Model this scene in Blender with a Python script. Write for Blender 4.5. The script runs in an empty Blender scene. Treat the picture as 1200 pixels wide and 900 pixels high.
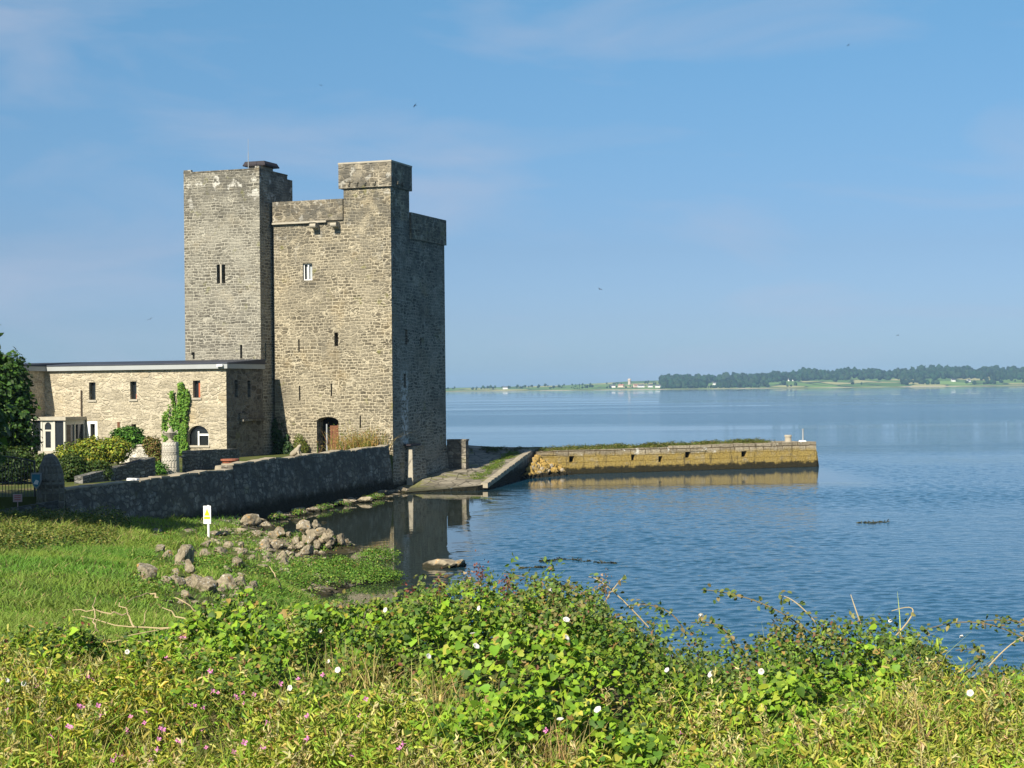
import bpy, bmesh, math, random
import numpy as np
from mathutils import Vector, Matrix, noise as mnoise

random.seed(7)
rng = np.random.default_rng(11)
sc = bpy.context.scene
COL = sc.collection
R = math.radians

# ------------------------------------------------------------------ camera
FPX = 2000.0                                   # focal length in pixels of a 1200 px wide frame
EYE = np.array([0, 0, 6.3])
PITCH, ROLL = 0.0025, 0.0100
_f = np.array([0, math.cos(PITCH), math.sin(PITCH)])
_u0 = np.array([0, -math.sin(PITCH), math.cos(PITCH)])
_r0 = np.array([1.0, 0, 0])
_r = _r0 * math.cos(ROLL) - _u0 * math.sin(ROLL)
_u = _u0 * math.cos(ROLL) + _r0 * math.sin(ROLL)
cam = bpy.data.cameras.new('camera')
cam.lens = 60.0
cam.sensor_width = 36.0
cam.clip_start = 0.2
cam.clip_end = 30000
camo = bpy.data.objects.new('camera', cam)
COL.objects.link(camo)
camo.matrix_world = Matrix(((_r[0], _u[0], -_f[0], EYE[0]), (_r[1], _u[1], -_f[1], EYE[1]),
                            (_r[2], _u[2], -_f[2], EYE[2]), (0, 0, 0, 1)))
sc.camera = camo

# ------------------------------------------------------------------ sky and sun
SUN_AZ, SUN_EL = 27.0, 38.0                    # sun stands behind the camera, to the left
sun_dir = Vector((-math.sin(R(SUN_AZ)) * math.cos(R(SUN_EL)), -math.cos(R(SUN_AZ)) * math.cos(R(SUN_EL)), math.sin(R(SUN_EL))))
world = bpy.data.worlds.new('World')
sc.world = world
world.use_nodes = True
wn = world.node_tree
wn.nodes.clear()
w_out = wn.nodes.new('ShaderNodeOutputWorld')
w_bg = wn.nodes.new('ShaderNodeBackground')
w_sky = wn.nodes.new('ShaderNodeTexSky')
w_sky.sky_type = 'NISHITA'
w_sky.sun_disc = False
w_sky.sun_elevation = R(SUN_EL)
w_sky.sun_rotation = math.atan2(sun_dir.x, sun_dir.y)
w_sky.altitude = 0
w_sky.air_density = 1.0
w_sky.dust_density = 0.6
w_sky.ozone_density = 3.0
w_bg.inputs['Strength'].default_value = 0.080
# clear blue of the day and thin high cirrus
w_tint = wn.nodes.new('ShaderNodeMix'); w_tint.data_type = 'RGBA'; w_tint.blend_type = 'MULTIPLY'
w_tint.inputs['Factor'].default_value = 1.0
w_grad = wn.nodes.new('ShaderNodeValToRGB')
for k_, (p_, c_) in enumerate(((0.0, (.43, .63, 1.0)), (.08, (.42, .54, .82)), (.16, (.43, .53, .72)), (.28, (.46, .62, .75)), (.44, (.50, .74, .82)), (1.0, (.60, .75, .80)))):
    e_ = w_grad.color_ramp.elements[k_] if k_ < 2 else w_grad.color_ramp.elements.new(p_)
    e_.position = p_; e_.color = (*c_, 1)
w_sep = wn.nodes.new('ShaderNodeSeparateXYZ')
w_el = wn.nodes.new('ShaderNodeMapRange')
w_el.inputs['From Min'].default_value = 0.0
w_el.inputs['From Max'].default_value = 0.50
w_tc = wn.nodes.new('ShaderNodeTexCoord')
w_map = wn.nodes.new('ShaderNodeMapping')
w_map.inputs['Rotation'].default_value = (0, R(-14), 0)
w_map.inputs['Scale'].default_value = (3.0, 3.0, 12.0)
w_noi = wn.nodes.new('ShaderNodeTexNoise')
w_noi.inputs['Scale'].default_value = 1.9
w_noi.inputs['Detail'].default_value = 5
w_noi.inputs['Roughness'].default_value = 0.5
w_noi.inputs['Distortion'].default_value = 0.5
w_rmp = wn.nodes.new('ShaderNodeMapRange')
w_rmp.inputs['From Min'].default_value = 0.48
w_rmp.inputs['From Max'].default_value = 0.82
w_rmp.inputs['To Max'].default_value = 0.62
w_cl = wn.nodes.new('ShaderNodeMix'); w_cl.data_type = 'RGBA'
w_cl.inputs['B'].default_value = (3.5, 4.0, 5.1, 1)
L = wn.links.new
L(w_sky.outputs['Color'], w_tint.inputs['A'])
L(w_tc.outputs['Generated'], w_sep.inputs['Vector'])
L(w_sep.outputs['Z'], w_el.inputs['Value'])
L(w_el.outputs['Result'], w_grad.inputs['Fac'])
L(w_grad.outputs['Color'], w_tint.inputs['B'])
L(w_tc.outputs['Generated'], w_map.inputs['Vector'])
L(w_map.outputs['Vector'], w_noi.inputs['Vector'])
L(w_noi.outputs['Fac'], w_rmp.inputs['Value'])
L(w_rmp.outputs['Result'], w_cl.inputs['Factor'])
L(w_tint.outputs['Result'], w_cl.inputs['A'])
L(w_cl.outputs['Result'], w_bg.inputs['Color'])
L(w_bg.outputs['Background'], w_out.inputs['Surface'])

sl = bpy.data.lights.new('sun', 'SUN')
sl.energy = 5.0
sl.angle = R(0.53)
sl.color = (1.0, 0.92, 0.78)
so = bpy.data.objects.new('sun', sl)
COL.objects.link(so)
so.rotation_euler = (-sun_dir).to_track_quat('-Z', 'Y').to_euler()

vs = sc.view_settings
vs.view_transform = 'Standard'
vs.look = 'None'
vs.exposure = 0.74
vs.gamma = 1.0
sc.render.engine = 'CYCLES'
sc.cycles.max_bounces = 6
sc.cycles.diffuse_bounces = 2
sc.cycles.glossy_bounces = 2
sc.cycles.transmission_bounces = 2
sc.cycles.volume_bounces = 0
sc.cycles.caustics_reflective = False
sc.cycles.caustics_refractive = False

# ------------------------------------------------------------------ surveying: photo bearing -> point in the place
def ray(px, py):
    return _f + (px - 600) / FPX * _r - (py - 450) / FPX * _u
def at(px, py, y):
    v = ray(px, py)
    return EYE + v * (y / v[1])
def gz(px, py, z):
    v = ray(px, py)
    return EYE + v * ((z - EYE[2]) / v[2])
def proj(P):
    P = np.asarray(P, float) - EYE
    zc = P @ _f
    return 600 + FPX * (P @ _r) / zc, 450 - FPX * (P @ _u) / zc

# ------------------------------------------------------------------ numpy value noise
def _hash(i, j, s):
    h = (i.astype(np.int64) * 374761393 + j.astype(np.int64) * 668265263 + s * 1442695041) & 0xffffffff
    h = ((h ^ (h >> 13)) * 1274126177) & 0xffffffff
    return ((h ^ (h >> 16)) & 0xffff) / 65535.0
def vnoise(x, y, s=0):
    x = np.asarray(x, float); y = np.asarray(y, float)
    i = np.floor(x); j = np.floor(y); a = x - i; b = y - j
    a = a * a * (3 - 2 * a); b = b * b * (3 - 2 * b)
    i = i.astype(np.int64); j = j.astype(np.int64)
    return (_hash(i, j, s) * (1 - a) + _hash(i + 1, j, s) * a) * (1 - b) + (_hash(i, j + 1, s) * (1 - a) + _hash(i + 1, j + 1, s) * a) * b
def fbm(x, y, s=0, o=3):
    t = 0; w = 0.5; n = 0
    for k in range(o):
        t = t + w * vnoise(x * 2 ** k, y * 2 ** k, s + k * 17); n += w; w *= 0.5
    return t / n

# ------------------------------------------------------------------ node helper and materials
class NT:
    def __init__(s, name):
        s.m = bpy.data.materials.new(name); s.m.use_nodes = True
        s.t = s.m.node_tree; s.t.nodes.clear()
        s.out = s.n('OutputMaterial')
    def n(s, ty, **kw):
        nd = s.t.nodes.new('ShaderNode' + ty)
        for k, v in kw.items():
            if hasattr(nd, k) and k not in nd.inputs: setattr(nd, k, v)
        return nd
    def set(s, sock, v):
        if isinstance(v, bpy.types.NodeSocket): s.t.links.new(v, sock)
        elif isinstance(v, (tuple, list)) and sock.type == 'RGBA' and len(v) == 3: sock.default_value = (*v, 1)
        else: sock.default_value = v
    def noise(s, vec, scale, detail=3, rough=0.55, dist=0.0, color=False):
        nd = s.n('TexNoise'); s.set(nd.inputs['Vector'], vec); nd.inputs['Scale'].default_value = scale
        nd.inputs['Detail'].default_value = detail; nd.inputs['Roughness'].default_value = rough
        nd.inputs['Distortion'].default_value = dist
        return nd.outputs['Color' if color else 'Fac']
    def mix(s, fac, a, b, mode='MIX'):
        nd = s.n('Mix'); nd.data_type = 'RGBA'; nd.blend_type = mode
        s.set(nd.inputs['Factor'], fac); s.set(nd.inputs[6], a); s.set(nd.inputs[7], b)
        return nd.outputs[2]
    def math(s, op, a, b=0.0, c=0.0, clamp=False):
        nd = s.n('Math'); nd.operation = op; nd.use_clamp = clamp
        s.set(nd.inputs[0], a); s.set(nd.inputs[1], b); s.set(nd.inputs[2], c)
        return nd.outputs[0]
    def vmath(s, op, a, b=(0, 0, 0), scale=None):
        nd = s.n('VectorMath'); nd.operation = op
        s.set(nd.inputs[0], a)
        if scale is not None: s.set(nd.inputs['Scale'], scale)
        else: s.set(nd.inputs[1], b)
        return nd.outputs[0]
    def ramp(s, v, a, b, lo=0.0, hi=1.0):
        nd = s.n('MapRange'); nd.interpolation_type = 'SMOOTHSTEP'
        s.set(nd.inputs['Value'], v)
        for k, x in (('From Min', a), ('From Max', b), ('To Min', lo), ('To Max', hi)): nd.inputs[k].default_value = x
        return nd.outputs['Result']
    def uv(s): return s.n('UVMap').outputs[0]
    def pos(s): return s.n('NewGeometry').outputs['Position']
    def z(s):
        nd = s.n('SeparateXYZ'); s.set(nd.inputs[0], s.pos()); return nd.outputs
    def bump(s, h, strength=0.5, dist=0.05):
        nd = s.n('Bump'); nd.inputs['Strength'].default_value = strength; nd.inputs['Distance'].default_value = dist
        s.set(nd.inputs['Height'], h); return nd.outputs[0]
    def bsdf(s, color, rough=0.9, normal=None, spec=0.2, **kw):
        b = s.n('BsdfPrincipled'); s.set(b.inputs['Base Color'], color); s.set(b.inputs['Roughness'], rough)
        b.inputs['Specular IOR Level'].default_value = spec
        if normal is not None: s.set(b.inputs['Normal'], normal)
        for k, v in kw.items(): s.set(b.inputs[k], v)
        s.t.links.new(b.outputs[0], s.out.inputs['Surface'])
        return b

def masonry(name, dark, light, mortar, bw=0.55, rh=0.26, ms=0.035, warp=0.10, ochre=0.25, lichen=None, tide=None,
            grime=0.35, moss=0.0, contrast=1.0, rub=0.5, streak=None, limewash=0.55):
    t = NT(name)
    uv = t.uv()
    d1 = t.vmath('SCALE', t.vmath('SUBTRACT', t.noise(uv, 0.55, 2, color=True), (0.5, 0.5, 0.5)), scale=warp * 3.2)
    d2 = t.vmath('SCALE', t.vmath('SUBTRACT', t.noise(uv, 4.0, 2, color=True), (0.5, 0.5, 0.5)), scale=warp * 1.1)
    w = t.vmath('ADD', t.vmath('ADD', uv, d1), d2)
    def brick(bw, rh, ms, off):
        b = t.n('TexBrick'); b.offset = 0.45; b.squash = 1.35; b.squash_frequency = 3
        t.set(b.inputs['Vector'], t.vmath('ADD', w, off))
        for k, v in (('Scale', 1.0), ('Mortar Size', ms), ('Mortar Smooth', 0.35), ('Bias', -0.1), ('Brick Width', bw), ('Row Height', rh)):
            b.inputs[k].default_value = v
        t.set(b.inputs['Color1'], dark); t.set(b.inputs['Color2'], light); t.set(b.inputs['Mortar'], mortar)
        return b
    A = brick(bw, rh, ms, (0, 0, 0)); B = brick(bw * 0.72, rh * 0.8, ms * 0.9, (3.1, 1.7, 0))
    sel = t.ramp(t.noise(uv, 0.8, 2), 0.47, 0.53)
    col = t.mix(sel, A.outputs['Color'], B.outputs['Color'])
    fac = t.n('Mix'); fac.data_type = 'FLOAT'
    t.set(fac.inputs[0], sel); t.set(fac.inputs[2], A.outputs['Fac']); t.set(fac.inputs[3], B.outputs['Fac'])
    fac = fac.outputs[0]
    # random rubble between the coursed patches
    vw = t.vmath('MULTIPLY', w, (1 / (bw * 1.1), 1 / (rh * 1.0), 1))
    vc = t.n('TexVoronoi'); t.set(vc.inputs['Vector'], vw); vc.inputs['Scale'].default_value = 1.0; vc.inputs['Randomness'].default_value = .62
    ve = t.n('TexVoronoi'); ve.feature = 'DISTANCE_TO_EDGE'; t.set(ve.inputs['Vector'], vw); ve.inputs['Scale'].default_value = 1.0; ve.inputs['Randomness'].default_value = .62
    sc_ = t.n('SeparateColor'); t.set(sc_.inputs[0], vc.outputs['Color'])
    joint = t.math('MULTIPLY_ADD', t.noise(uv, 5.0, 3), 0.16, -0.08)
    ed = t.ramp(t.math('ADD', ve.outputs['Distance'], joint), .15, .05)
    rcol = t.mix(ed, t.mix(sc_.outputs[0], dark, light), mortar)
    rs = t.ramp(t.noise(t.vmath('ADD', uv, (11, 4, 0)), 0.9, 3, 0.6), 0.56 - rub * .22, 0.62 - rub * .22)
    col = t.mix(rs, col, rcol)
    f2 = t.n('Mix'); f2.data_type = 'FLOAT'; t.set(f2.inputs[0], rs); t.set(f2.inputs[2], fac); t.set(f2.inputs[3], ed); fac = f2.outputs[0]
    # stone to stone variation
    v = t.n('TexVoronoi'); t.set(v.inputs['Vector'], t.vmath('MULTIPLY', w, (1 / bw, 1 / rh, 1))); v.inputs['Scale'].default_value = 0.8
    sep = t.n('SeparateColor'); t.set(sep.inputs[0], v.outputs['Color'])
    var = t.math('MULTIPLY_ADD', sep.outputs[0], 0.75 * contrast, 1 - 0.36 * contrast)
    comb = t.n('CombineColor')
    for i in range(3): t.set(comb.inputs[i], var)
    col = t.mix(t.math('SUBTRACT', 1.0, t.math('MULTIPLY', fac, 0.75)), col, comb.outputs[0], 'MULTIPLY')
    # old lime render still bridging the joints in places
    lime = t.ramp(t.noise(t.vmath('ADD', uv, (21, 13, 0)), 0.5, 5, 0.62), 0.44, 0.66)
    col = t.mix(t.math('MULTIPLY', lime, limewash), col, t.mix(t.noise(uv, 2.5, 4), tuple(c * .72 for c in mortar), tuple(c * 1.0 for c in mortar)))
    # fine pitting of the stone face
    fine = t.noise(uv, 9.0, 4, 0.65)
    col = t.mix(0.55, col, t.mix(t.ramp(fine, 0.25, 0.75), (0.45, 0.45, 0.45), (1.45, 1.42, 1.36)), 'MULTIPLY')
    # broad weather stains
    g = t.ramp(t.noise(uv, 0.28, 5, 0.6), 0.45, 0.72)
    col = t.mix(t.math('MULTIPLY', g, grime), col, (0.085, 0.078, 0.062))
    oc = t.ramp(t.noise(t.vmath('ADD', uv, (17, 5, 0)), 0.42, 5, 0.62), 0.52, 0.75)
    col = t.mix(t.math('MULTIPLY', oc, ochre), col, (0.46, 0.32, 0.13))
    Z = t.z()
    if lichen is not None:                     # pale lichen and dark weathering high on the wall
        z0, z1, amt = lichen
        up = t.ramp(Z[2], z0, z1)
        dk = t.ramp(t.noise(uv, 0.9, 5, 0.65), 0.38, 0.6)
        col = t.mix(t.math('MULTIPLY', t.math('MULTIPLY', up, dk), 0.75), col, (0.10, 0.095, 0.08))
        li = t.ramp(t.noise(t.vmath('ADD', uv, (3, 9, 0)), 1.5, 6, 0.6), 0.57, 0.64)
        col = t.mix(t.math('MULTIPLY', t.math('MULTIPLY', up, li), amt), col, (0.62, 0.60, 0.53))
    if moss > 0:
        mo = t.ramp(t.noise(t.vmath('ADD', uv, (8, 2, 0)), 0.9, 4, 0.6), 0.62, 0.70)
        col = t.mix(t.math('MULTIPLY', mo, moss), col, (0.17, 0.17, 0.035))
    if streak is not None:                     # lime run down the wall below a ledge: (u, half width, z0, z1)
        su, hw, s0, s1, amt = streak
        su_ = t.n('SeparateXYZ'); t.set(su_.inputs[0], t.vmath('ADD', uv, t.vmath('SCALE', t.vmath('SUBTRACT', t.noise(uv, 2.0, 3, color=True), (0.5, 0.5, 0.5)), scale=0.7)))
        near = t.ramp(t.math('ABSOLUTE', t.math('SUBTRACT', su_.outputs[0], su)), hw, hw * 0.35)
        band = t.math('MULTIPLY', t.ramp(Z[2], s0, s0 + 0.4), t.ramp(Z[2], s1, s1 - 1.6))
        br = t.ramp(t.noise(uv, 3.2, 5, 0.7), 0.47, 0.56)
        col = t.mix(t.math('MULTIPLY', t.math('MULTIPLY', near, band), t.math('MULTIPLY', br, amt)), col, (0.62, 0.61, 0.57))
    if tide is not None:                       # seaweed belt up to the high water mark
        z0, z1 = tide
        nz = t.math('MULTIPLY_ADD', t.math('SUBTRACT', t.noise(uv, 1.3, 5, 0.65), 0.5), 0.9, Z[2])
        td = t.ramp(nz, z1, z0)
        col = t.mix(td, col, t.mix(t.noise(uv, 5, 3), (0.012, 0.012, 0.009), (0.035, 0.034, 0.02)))
    h = t.math('ADD', t.math('MULTIPLY', t.math('SUBTRACT', 1.0, fac), 0.7), t.math('ADD', t.math('MULTIPLY', fine, 0.5), t.math('MULTIPLY', sep.outputs[1], 0.35)))
    t.bsdf(col, 0.93, t.bump(h, 0.85, 0.07), 0.15)
    return t.m

def plain(name, col, rough=0.8, var=0.15, scale=4.0, spec=0.2, metallic=0.0, bump=0.15):
    t = NT(name)
    p = t.n('TexCoord').outputs['Object']
    n = t.noise(p, scale, 4, 0.6)
    lo = tuple(max(0, c * (1 - var * 2)) for c in col); hi = tuple(c * (1 + var) for c in col)
    t.bsdf(t.mix(n, lo, hi), rough, t.bump(n, bump, 0.02), spec, Metallic=metallic)
    return t.m

def leafmat(name, trans=0.28, rough=0.55, spec=0.25):
    """Leaf pigment comes from the per-leaf tint attribute (kind of plant, age of the leaf)."""
    t = NT(name)
    a = t.n('Attribute'); a.attribute_name = 'tint'
    c = a.outputs['Color']
    b = t.n('BsdfPrincipled'); t.set(b.inputs['Base Color'], c); b.inputs['Roughness'].default_value = rough
    b.inputs['Specular IOR Level'].default_value = spec
    tr = t.n('BsdfTranslucent'); t.set(tr.inputs['Color'], t.mix(1.0, c, (1.25, 1.25, 0.55), 'MULTIPLY'))
    m = t.n('MixShader'); m.inputs[0].default_value = trans
    t.t.links.new(b.outputs[0], m.inputs[1]); t.t.links.new(tr.outputs[0], m.inputs[2])
    t.t.links.new(m.outputs[0], t.out.inputs['Surface'])
    return t.m

M = {}
M['keep'] = masonry('keep_masonry', (0.108, 0.093, 0.066), (0.275, 0.24, 0.17), (0.43, 0.38, 0.275), 0.40, 0.215, 0.040, 0.10, rub=.16, contrast=.8, ochre=0.22,
                    lichen=(12, 19, 0.35), tide=(0.25, 0.75), grime=0.55, moss=0.5, streak=(1.9, 0.75, 2.7, 8.2, 0.95))
M['keep_side'] = masonry('weathered_shade_keep_masonry', (0.10, 0.094, 0.076), (0.28, 0.26, 0.21), (0.36, 0.34, 0.28), 0.44, 0.22, 0.042, 0.12, rub=.2, ochre=0.2,  # weathered keep stone, with shade of this side mixed into the colour
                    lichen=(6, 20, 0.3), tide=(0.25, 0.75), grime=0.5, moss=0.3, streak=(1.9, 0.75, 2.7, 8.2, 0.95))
M['parapet'] = masonry('parapet_masonry', (0.10, 0.088, 0.068), (0.23, 0.20, 0.145), (0.34, 0.30, 0.225), 0.55, 0.30, 0.035, 0.08, ochre=0.25,
                       lichen=(15, 17.5, 0.35), grime=0.45, moss=0.35)
M['tower'] = masonry('tower_masonry', (0.12, 0.112, 0.092), (0.25, 0.235, 0.19), (0.38, 0.36, 0.295), 0.46, 0.215, 0.038, 0.08, rub=-.1, contrast=.8, limewash=.7, ochre=0.14,
                     lichen=(16.5, 19.4, 0.7), grime=0.45, moss=0.4)
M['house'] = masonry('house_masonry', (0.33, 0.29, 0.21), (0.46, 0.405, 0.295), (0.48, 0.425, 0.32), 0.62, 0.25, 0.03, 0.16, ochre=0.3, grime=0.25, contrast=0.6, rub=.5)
M['house_end'] = masonry('shade_darkened_end_masonry', (0.075, 0.07, 0.06), (0.19, 0.18, 0.15), (0.20, 0.19, 0.165), 0.6, 0.32, 0.03, 0.12, ochre=0.1, grime=0.55, moss=.3, rub=.7)  # greyer stone than the front, darkened further to carry the end wall's shade
M['seawall'] = masonry('sea_wall_masonry', (0.13, 0.115, 0.09), (0.38, 0.345, 0.28), (0.15, 0.135, 0.11), 0.50, 0.27, 0.03, 0.2, ochre=0.08,
                       limewash=.15, lichen=(-1, 1.0, 0.22), tide=(0.6, 1.15), grime=0.35, moss=0.25, rub=1.0)
M['garden'] = masonry('garden_wall_masonry', (0.13, 0.13, 0.12), (0.32, 0.31, 0.28), (0.10, 0.10, 0.09), 0.42, 0.17, 0.03, 0.14, ochre=0.05, grime=0.3)
M['pillar'] = masonry('pillar_masonry', (0.36, 0.34, 0.29), (0.56, 0.53, 0.46), (0.50, 0.47, 0.40), 0.36, 0.24, 0.03, 0.14, ochre=0.10, grime=0.2)
M['pale'] = plain('dressed_limestone', (0.42, 0.38, 0.30), 0.9, 0.2, 3)
M['coping'] = plain('wall_capping', (0.38, 0.33, 0.24), 0.9, 0.35, 2.2)
M['void'] = plain('dark_interior', (0.012, 0.011, 0.010), 0.9, 0.1)
M['white'] = plain('white_paint', (0.78, 0.78, 0.75), 0.5, 0.04)
M['cream'] = plain('cream_paint', (0.50, 0.48, 0.41), 0.6, 0.06)
M['fascia'] = plain('grey_fascia', (0.36, 0.375, 0.37), 0.5, 0.08, 1.0)
M['roof'] = plain('dark_roof_felt', (0.045, 0.05, 0.065), 0.6, 0.2, 2)
M['cabin_roof'] = plain('weathered_dark_cap', (0.035, 0.03, 0.035), 0.6, 0.2, 2)
M['wood'] = plain('brown_door_timber', (0.20, 0.085, 0.045), 0.7, 0.35, 6)
M['terracotta'] = plain('terracotta', (0.34, 0.12, 0.07), 0.8, 0.2, 5)
M['metal_dark'] = plain('dark_iron', (0.05, 0.055, 0.06), 0.5, 0.2, 8, 0.5)
M['metal_grey'] = plain('grey_galvanised', (0.30, 0.32, 0.33), 0.45, 0.1, 8, 0.5)
M['yellow'] = plain('sign_yellow', (0.80, 0.62, 0.02), 0.5, 0.03)
M['red'] = plain('sign_red', (0.55, 0.10, 0.09), 0.5, 0.05)
M['pinkish'] = plain('faded_sign', (0.62, 0.42, 0.40), 0.6, 0.05)
M['blue'] = plain('shield_blue', (0.05, 0.22, 0.30), 0.5, 0.08)
M['orange'] = plain('orange_blind', (0.45, 0.13, 0.06), 0.8, 0.1)
M['curtain'] = plain('grey_curtain', (0.42, 0.45, 0.46), 0.8, 0.2, 3)
M['twig'] = plain('dry_stalk', (0.46, 0.36, 0.20), 0.85, 0.2, 6)
M['cane'] = plain('bramble_stem', (0.20, 0.15, 0.08), 0.8, 0.3, 6)
M['bark'] = plain('bark', (0.11, 0.085, 0.06), 0.9, 0.3, 3)
M['petal'] = plain('white_petal', (0.55, 0.53, 0.49), 0.6, 0.03)
M['pink'] = plain('pink_petal', (0.60, 0.20, 0.42), 0.6, 0.12, 30)
M['bird'] = plain('bird_plumage', (0.03, 0.03, 0.035), 0.7, 0.1)
M['leaf'] = leafmat('leaf')
M['grass'] = leafmat('grass_blade', 0.30, 0.6, 0.2)

def glass():
    t = NT('window_glass'); t.bsdf((0.015, 0.018, 0.02), 0.06, None, 0.5); return t.m
M['glass'] = glass()

def pier_mat():
    t = NT('pier_masonry'); uv = t.uv(); Z = t.z()
    d = t.vmath('SCALE', t.vmath('SUBTRACT', t.noise(uv, 1.5, 2, color=True), (0.5, 0.5, 0.5)), scale=0.10)
    b = t.n('TexBrick'); t.set(b.inputs['Vector'], t.vmath('ADD', uv, d)); b.offset = 0.4; b.squash = 1.5; b.squash_frequency = 2
    for k, v in (('Scale', 1.0), ('Mortar Size', 0.03), ('Mortar Smooth', 0.4), ('Brick Width', 1.25), ('Row Height', 0.42)): b.inputs[k].default_value = v
    t.set(b.inputs['Color1'], (0.25, 0.205, 0.14)); t.set(b.inputs['Color2'], (0.40, 0.335, 0.235)); t.set(b.inputs['Mortar'], (0.10, 0.07, 0.035))
    col = b.outputs['Color']
    n = t.noise(uv, 1.6, 6, 0.68)
    zz = t.math('MULTIPLY_ADD', t.math('SUBTRACT', t.noise(uv, 1.0, 4, 0.6), 0.5), 0.8, Z[2])
    oc = t.math('MULTIPLY', t.ramp(zz, 1.62, 1.18), t.ramp(n, 0.22, 0.52))
    col = t.mix(t.math('MULTIPLY', oc, 0.9), col, t.mix(t.noise(uv, 5, 3), (0.25, 0.165, 0.032), (0.43, 0.31, 0.09)))
    li = t.math('MULTIPLY', t.ramp(t.noise(t.vmath('ADD', uv, (4, 7, 0)), 1.7, 5, 0.6), 0.60, 0.66), t.ramp(Z[2], 1.2, 1.5))
    col = t.mix(li, col, (0.66, 0.63, 0.55))
    st_ = t.ramp(t.noise(t.vmath('MULTIPLY', uv, (1.6, .5, 1)), 1.4, 5, .7), .52, .66)
    col = t.mix(t.math('MULTIPLY', st_, .65), col, (.07, .055, .03))
    fine = t.noise(uv, 8, 4, 0.6)
    col = t.mix(0.7, col, t.mix(t.ramp(fine, 0.25, 0.75), (0.5, 0.5, 0.5), (1.4, 1.4, 1.35)), 'MULTIPLY')
    tz = t.math('MULTIPLY_ADD', t.math('SUBTRACT', t.noise(uv, 1.6, 6, 0.75), 0.5), 1.1, Z[2])
    col = t.mix(t.ramp(tz, 0.60, 0.36), col, t.mix(t.noise(uv, 5, 3), (0.014, 0.013, 0.008), (0.05, 0.042, 0.02)))
    t.bsdf(col, 0.9, t.bump(t.math('ADD', t.math('SUBTRACT', 1.0, b.outputs['Fac']), fine), 0.8, 0.06), 0.15)
    return t.m
M['pier'] = pier_mat()

def ramp_mat():
    t = NT('slipway_paving'); p = t.pos()
    n = t.noise(p, 0.9, 6, 0.65)
    col = t.mix(t.ramp(n, 0.3, 0.7), (0.13, 0.115, 0.085), (0.30, 0.265, 0.20))
    v = t.n('TexVoronoi'); v.feature = 'DISTANCE_TO_EDGE'; t.set(v.inputs['Vector'], t.vmath('MULTIPLY', p, (1.1, 0.6, 1))); v.inputs['Scale'].default_value = 1.2
    col = t.mix(t.ramp(v.outputs['Distance'], 0.06, 0.0), col, (0.05, 0.045, 0.03))
    gr = t.ramp(t.noise(t.vmath('ADD', p, (3, 1, 0)), 0.42, 5, 0.6), 0.53, 0.60)
    col = t.mix(t.math('MULTIPLY', gr, 0.75), col, t.mix(t.noise(p, 3.0, 3), (0.08, 0.11, 0.02), (0.22, 0.20, 0.06)))
    Z = t.z()
    col = t.mix(t.ramp(Z[2], 0.35, 0.1), col, (0.05, 0.05, 0.025))
    t.bsdf(col, 0.9, t.bump(n, 0.8, 0.1), 0.2)
    return t.m
M['ramp'] = ramp_mat()

def rock_mat():
    t = NT('shore_rock'); p = t.n('TexCoord').outputs['Object']; oi = t.n('ObjectInfo'); rnd = oi.outputs['Random']
    off = t.n('CombineXYZ'); t.set(off.inputs[0], t.math('MULTIPLY', rnd, 37.0))
    q = t.vmath('ADD', p, off.outputs[0])
    n = t.noise(q, 3.0, 6, 0.65)
    base = t.mix(t.ramp(n, 0.3, 0.7), (0.095, 0.078, 0.05), (0.32, 0.27, 0.185))
    base = t.mix(t.math('MULTIPLY', t.ramp(rnd, 0.2, 0.9), 0.5), base, t.mix(n, (0.19, 0.155, 0.10), (0.43, 0.37, 0.265)))
    li = t.ramp(t.noise(t.vmath('ADD', q, (5, 5, 5)), 1.5, 5, 0.6), 0.60, 0.66)
    base = t.mix(t.math('MULTIPLY', li, t.ramp(rnd, 0.35, 0.6, 0.05, 0.8)), base, (0.46, 0.25, 0.06))
    wl = t.ramp(t.noise(t.vmath('ADD', q, (1, 7, 2)), 3.5, 5, 0.6), 0.60, 0.66)
    base = t.mix(t.math('MULTIPLY', wl, 0.7), base, (0.62, 0.60, 0.55))
    Z = t.z()
    tz = t.math('MULTIPLY_ADD', t.math('SUBTRACT', n, 0.5), 0.25, Z[2])
    base = t.mix(t.ramp(tz, 0.20, 0.08), base, (0.025, 0.023, 0.012))
    t.bsdf(base, 0.9, t.bump(n, 0.8, 0.06), 0.2)
    return t.m
M['rock'] = rock_mat()
def rubble_mat():
    t = NT('ochre_rubble'); p = t.n('TexCoord').outputs['Object']; rnd = t.n('ObjectInfo').outputs['Random']; Z = t.z()
    n = t.noise(p, 2.5, 5, .65)
    col = t.mix(t.ramp(n, .3, .7), (.20, .125, .03), (.42, .29, .09)); col = t.mix(t.ramp(rnd, .7, 1.0), col, (.33, .28, .20))
    col = t.mix(t.ramp(t.math('MULTIPLY_ADD', t.math('SUBTRACT', n, .5), .4, Z[2]), .42, .22), col, (.018, .016, .009))
    t.bsdf(col, .9, t.bump(n, .8, .06), .15); return t.m
M['rubble'] = rubble_mat()

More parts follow.
